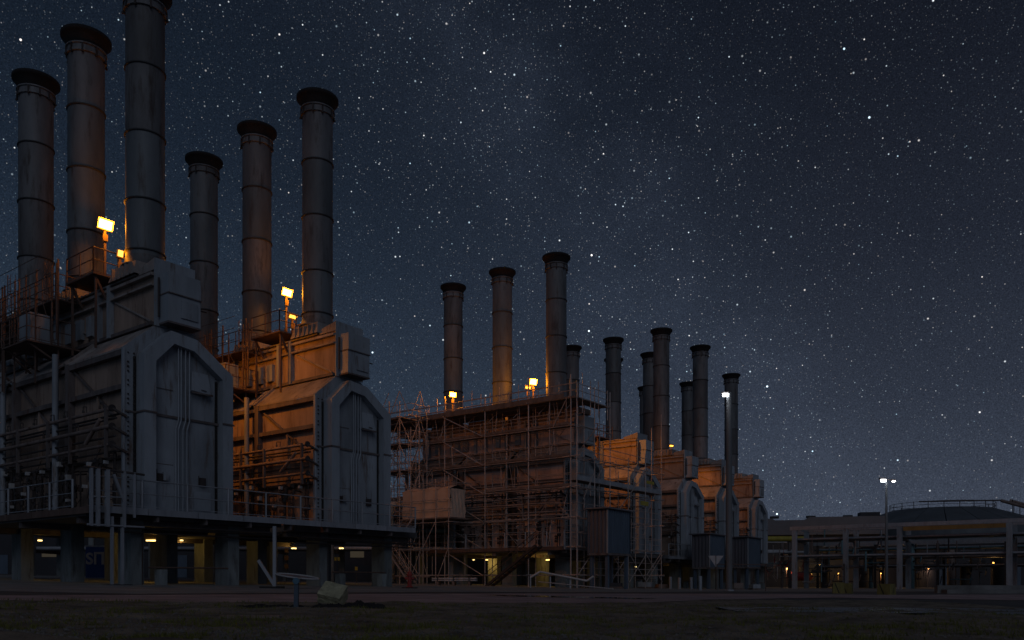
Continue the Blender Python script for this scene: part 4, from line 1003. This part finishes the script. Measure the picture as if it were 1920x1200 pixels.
# bundle of tubes and sheet
p = at(850, 57)
TB = thing('tube_bundle', 'bundle of pale scaffold tubes strapped on sleepers under the scaffold', 'tube bundle', tuple(p), R_(-4))
for k in range(12):
    r_, c_ = divmod(k, 6); bar('tube', (-1.5, c_*.13, .34+r_*.13), (1.6, c_*.13, .34+r_*.13), .06, M['rail'], TB, 8)
for x in (-1.1, .0, 1.1): bx('sleeper', (x-.08, -.1, 0), (x+.08, .85, .27), M['board'], TB); bx('strap', (x-.03, -.08, .27), (x+.03, .8, .60), M['black'], TB)
# give way style sign on a leg
p = at(1342, 73); z = at(1342, 73, 1042).z-p.z
TR = thing('triangle_sign', 'pale blank triangle sign pointing down below the middle shed', 'sign', tuple(p))
build('sign_plate', MB().prism_y([(-.68, z), (0, z-.98), (.68, z)], -.04, 0), M['ringm'], TR); bar('sign_post', (0, .04, -.2), (0, .04, z), .04, M['black'], TR, 6)
bx('centre_strip', (-.03, -.055, z-.9), (.03, -.042, z), M['black'], TR)
# yellow barrier rail with legs
p = at(1335, 66); 
BR = thing('goal_post_barrier', 'thin height barrier with a rusty crossbar right of the triangle sign', 'barrier', tuple(p))
bar('crossbar', (.4, 0, 2.05), (4.4, 0, 2.0), .035, M['raild'], BR, 6); bar('leg', (.4, 0, -.2), (.4, 0, 2.05), .035, M['raild'], BR, 6); bar('leg', (4.3, 0, -.2), (4.3, 0, 2.0), .035, M['raild'], BR, 6)
# bollards
for k, (px, Z, h) in enumerate(((1257, 70, 1.0), (1274, 70, .95), (1296, 70, 1.0), (1313, 62, 1.05))):
    p = at(px, Z); o = bar('bollard', (p.x, p.y, p.z-.2), (p.x, p.y, p.z+h), .13, M['panel'], None, 12)
    tag(o, ['leftmost', 'second from left', 'third from left', 'rightmost'][k]+' of four grey concrete bollards in front of the sheds', 'bollard', 'grey bollards in front of the sheds')
# yellow concrete blocks
def yblock(px, Z, w_, h_, rz, label):
    p = at(px, Z)
    T = thing('barrier_block', label, 'concrete block', tuple(p), rz, 'yellow concrete blocks with black stripes')
    a = w_/2
    build('block', MB().add([(-a,-a,-.05),(a,-a,-.05),(a,a,-.05),(-a,a,-.05),(-a*.9,-a*.9,h_),(a*.9,-a*.9,h_),(a*.9,a*.9,h_),(-a*.9,a*.9,h_)], [(4,5,6,7),(0,1,5,4),(1,2,6,5),(2,3,7,6),(3,0,4,7)]), M['yellow'], T)
    def face(t, q): # point on front face, slightly proud
        s = 1-.1*q; return (t*a*s, -a*s-.006, q*h_)
    b = MB(); b.add([face(-.8, .98), face(-.62, .98), face(.15, .02), face(-.03, .02)], [(3, 2, 1, 0)]); build('black_stripe', b, M['black'], T)
    def face2(t, q): s = 1-.1*q; return (a*s+.006, t*a*s, q*h_)
    b = MB(); b.add([face2(.8, .98), face2(.62, .98), face2(-.15, .02), face2(.03, .02)], [(0, 1, 2, 3)]); build('black_stripe', b, M['black'], T)
yblock(1572, 60, .82, .78, R_(-18), 'left block of the pair of striped yellow concrete blocks'); yblock(1588, 61.5, .8, .74, R_(-30), 'right block of the pair of striped yellow concrete blocks')
yblock(1662, 58, .95, .74, R_(-48), 'lone striped yellow concrete block at the lamp post foot')
# kerb wall to the right
KB = thing('low_kerb_wall', 'low two step concrete kerb wall along the right side of the yard', 'kerb wall', tuple(at(1758, 66)), 0)
bx('upper_kerb', (0, 0, -.3), (16, .5, .62), M['pad'], KB); bx('lower_kerb', (.3, -.9, -.3), (16, -.003, .28), M['pad'], KB)
# assorted low clutter under decks (pallets, crates)
def crate(px, Z, w_, h_, m, label):
    p = at(px, Z); T = thing('pallet_load', label, 'pallet load', tuple(p), rnd.uniform(-.4, .4), 'pallets and crates left in the yard')
    for q in (-1, 0, 1): bx('runner', (-w_/2, q*.35-.05, 0), (w_/2, q*.35+.05, .1), M['board'], T)
    for q in range(6): bx('slat', (-w_/2+q*w_/6+.02, -.42, .1), (-w_/2+(q+1)*w_/6-.02, .42, .125), M['board'], T)
    bx('load', (-w_/2+.08, -.36, .126), (w_/2-.08, .36, h_), M[m], T)
for a in ((1210, 68, 1.2, .5, 'rail', 'pallet with grey load left of the bollards'), (1240, 71, 1.0, .35, 'board', 'low brown pallet load by the bollards'), (1150, 60, 1.4, .4, 'dark', 'dark pallet load below the largest shed'),
          (1385, 78, 1.0, .6, 'pipe', 'brown pallet load under the farthest shed'), (1415, 80, 1.0, .5, 'rail', 'grey pallet load at the end of the row')): crate(*a)

# ------------------------------------------------------------------ ground
def sheet_mesh(xs, ys_, hf, m, name):
    vs = [(x, y, gz(x)+hf(x, y)) for y in ys_ for x in xs]; nx = len(xs); fs = []
    for j in range(len(ys_)-1):
        for i in range(nx-1): k = j*nx+i; fs.append((k, k+1, k+nx+1, k+nx))
    return build(name, MB().add(vs, fs), m, None, kind='structure')
import mathutils.noise as mn
sheet_mesh([-900, -300, -60, -40, -20, 0, 10, 20, 28, 60, 300, 900], [-60, 0, 20, 60, 200, 900, 1800], lambda x, y: -.03 if y < 0 else -.03, M['asph'], 'ground')
def poly_sheet(name, near, far, m, dz, n=60, rows=14, disp=0):
    # near and far are lists of (x, y) of equal count, edges interpolated
    def interp(L_, t):
        s = t*(len(L_)-1); i = min(int(s), len(L_)-2); f = s-i; return (L_[i][0]*(1-f)+L_[i+1][0]*f, L_[i][1]*(1-f)+L_[i+1][1]*f)
    vs = []; fs = []
    for j in range(rows+1):
        for i in range(n+1):
            a = interp(near, i/n); b = interp(far, i/n); t = j/rows; wob = .12*math.sin(i*.9+1)+.1*math.sin(i*.37)
            x = a[0]*(1-t)+b[0]*t; y = a[1]*(1-t)+b[1]*t+(wob if j in (rows,) and disp else 0)
            e = min(1, j/2, (rows-j)/2)
            vs.append((x, y, gz(x)+dz+(disp*mn.fractal(Vector((x*1.1, y*1.1, 3)), .8, 2.0, 4)*e if disp else 0)))
    for j in range(rows):
        for i in range(n): k = j*(n+1)+i; fs.append((k, k+1, k+n+2, k+n+1))
    return build(name, MB().add(vs, fs), M[m] if isinstance(m, str) else m, None, kind='structure')
poly_sheet('pavement', [(-40, 17.5), (-9, 19.5), (-3, 31), (5, 41), (14, 56), (28, 75), (60, 78)], [(-60, 64), (-20, 75), (-5, 85), (10, 105), (25, 125), (45, 140), (80, 140)], 'pad', -.02)
poly_sheet('road', [(-60, 9), (-7.8, 12.4), (-2.8, 15.8), (1.5, 18.2), (6.4, 27), (14, 37), (30, 44), (70, 46)], [(-60, 11), (-10.2, 16.0), (-5.0, 24), (1, 32), (6, 37.5), (15, 48), (30, 60), (70, 64)], 'road', -.012)
vg = poly_sheet('verge', [(-7, 3), (-3, 3), (0, 3), (4, 3), (9, 3), (14, 3)], [(-9.5, 12.6), (-5, 14.6), (-1, 17.2), (2.5, 19.5), (6.6, 26), (15, 32)], 'verge', .01, n=150, rows=150, disp=.05)
poly_sheet('side_road', [(4, 15), (9, 16.5), (18, 17.5), (40, 18)], [(4.2, 17.5), (9, 20), (18, 24), (40, 27)], 'wet', .02, n=30, rows=8)
# puddle
pts = [(math.cos(a*math.tau/40), math.sin(a*math.tau/40)) for a in range(40)]
b = MB(); vs = [(1.7+2.6*x*(1+.1*math.sin(k*.8)), 26.0+1.1*y*(1+.2*math.sin(k*1.3)), 0) for k, (x, y) in enumerate(pts)]
vs = [(x, y, gz(x)-.004) for x, y, z_ in vs]; b.add(vs, [tuple(range(40))]); o = build('puddle', b, M['water'], None, kind='structure')
# grass and pebbles
def inside(x, y):
    far = 12.6+(x+9.5)*.44 if x < 2.5 else 19.5+(x-2.5)*1.3
    return 5 < y < far-.1 and x > -y*.66
gb = MB(); pb = MB(); ms = MB()
rr = random.Random(11)
cnt = 0
while cnt < 15000:
    y = 6.3+(rr.random()**1.6)*13; x = rr.uniform(-.64*y, .62*y)
    if not inside(x, y): continue
    cnt += 1
    z = gz(x)+.01+.05*mn.fractal(Vector((x*1.1, y*1.1, 3)), .8, 2.0, 4)
    pn = mn.noise(Vector((x*.8, y*.8, 9)))
    if pn > .02 or rr.random() < .15:
        h = rr.uniform(.012, .05)*(1.5 if pn > .25 else 1); 
        for q in range(3):
            a = rr.uniform(0, 6.3); dx = math.cos(a)*.006; dy = math.sin(a)*.006; lx = rr.uniform(-.03, .03); ly = rr.uniform(-.03, .03); ox = x+rr.uniform(-.02, .02)
            gb.add([(ox-dx, y-dy, z-.01), (ox+dx, y+dy, z-.01), (ox+lx, y+ly, z+h)], [(0, 1, 2)])
    else:
        s = rr.uniform(.006, .022); a = rr.uniform(0, 3)
        c_, s_ = math.cos(a)*s, math.sin(a)*s
        pb.add([(x-c_, y-s_, z), (x+s_, y-c_, z+.001), (x+c_*1.3, y+s_, z), (x-s_, y+c_, z), (x, y, z+s*.9)], [(0, 1, 4), (1, 2, 4), (2, 3, 4), (3, 0, 4)])
o = build('grass_tufts', gb, M['moss'], None, kind='stuff'); tag(o, 'short mossy grass growing through the verge gravel', 'grass')
o = build('pebbles', pb, M['peb'], None, kind='stuff'); tag(o, 'loose pebbles scattered over the verge', 'gravel')
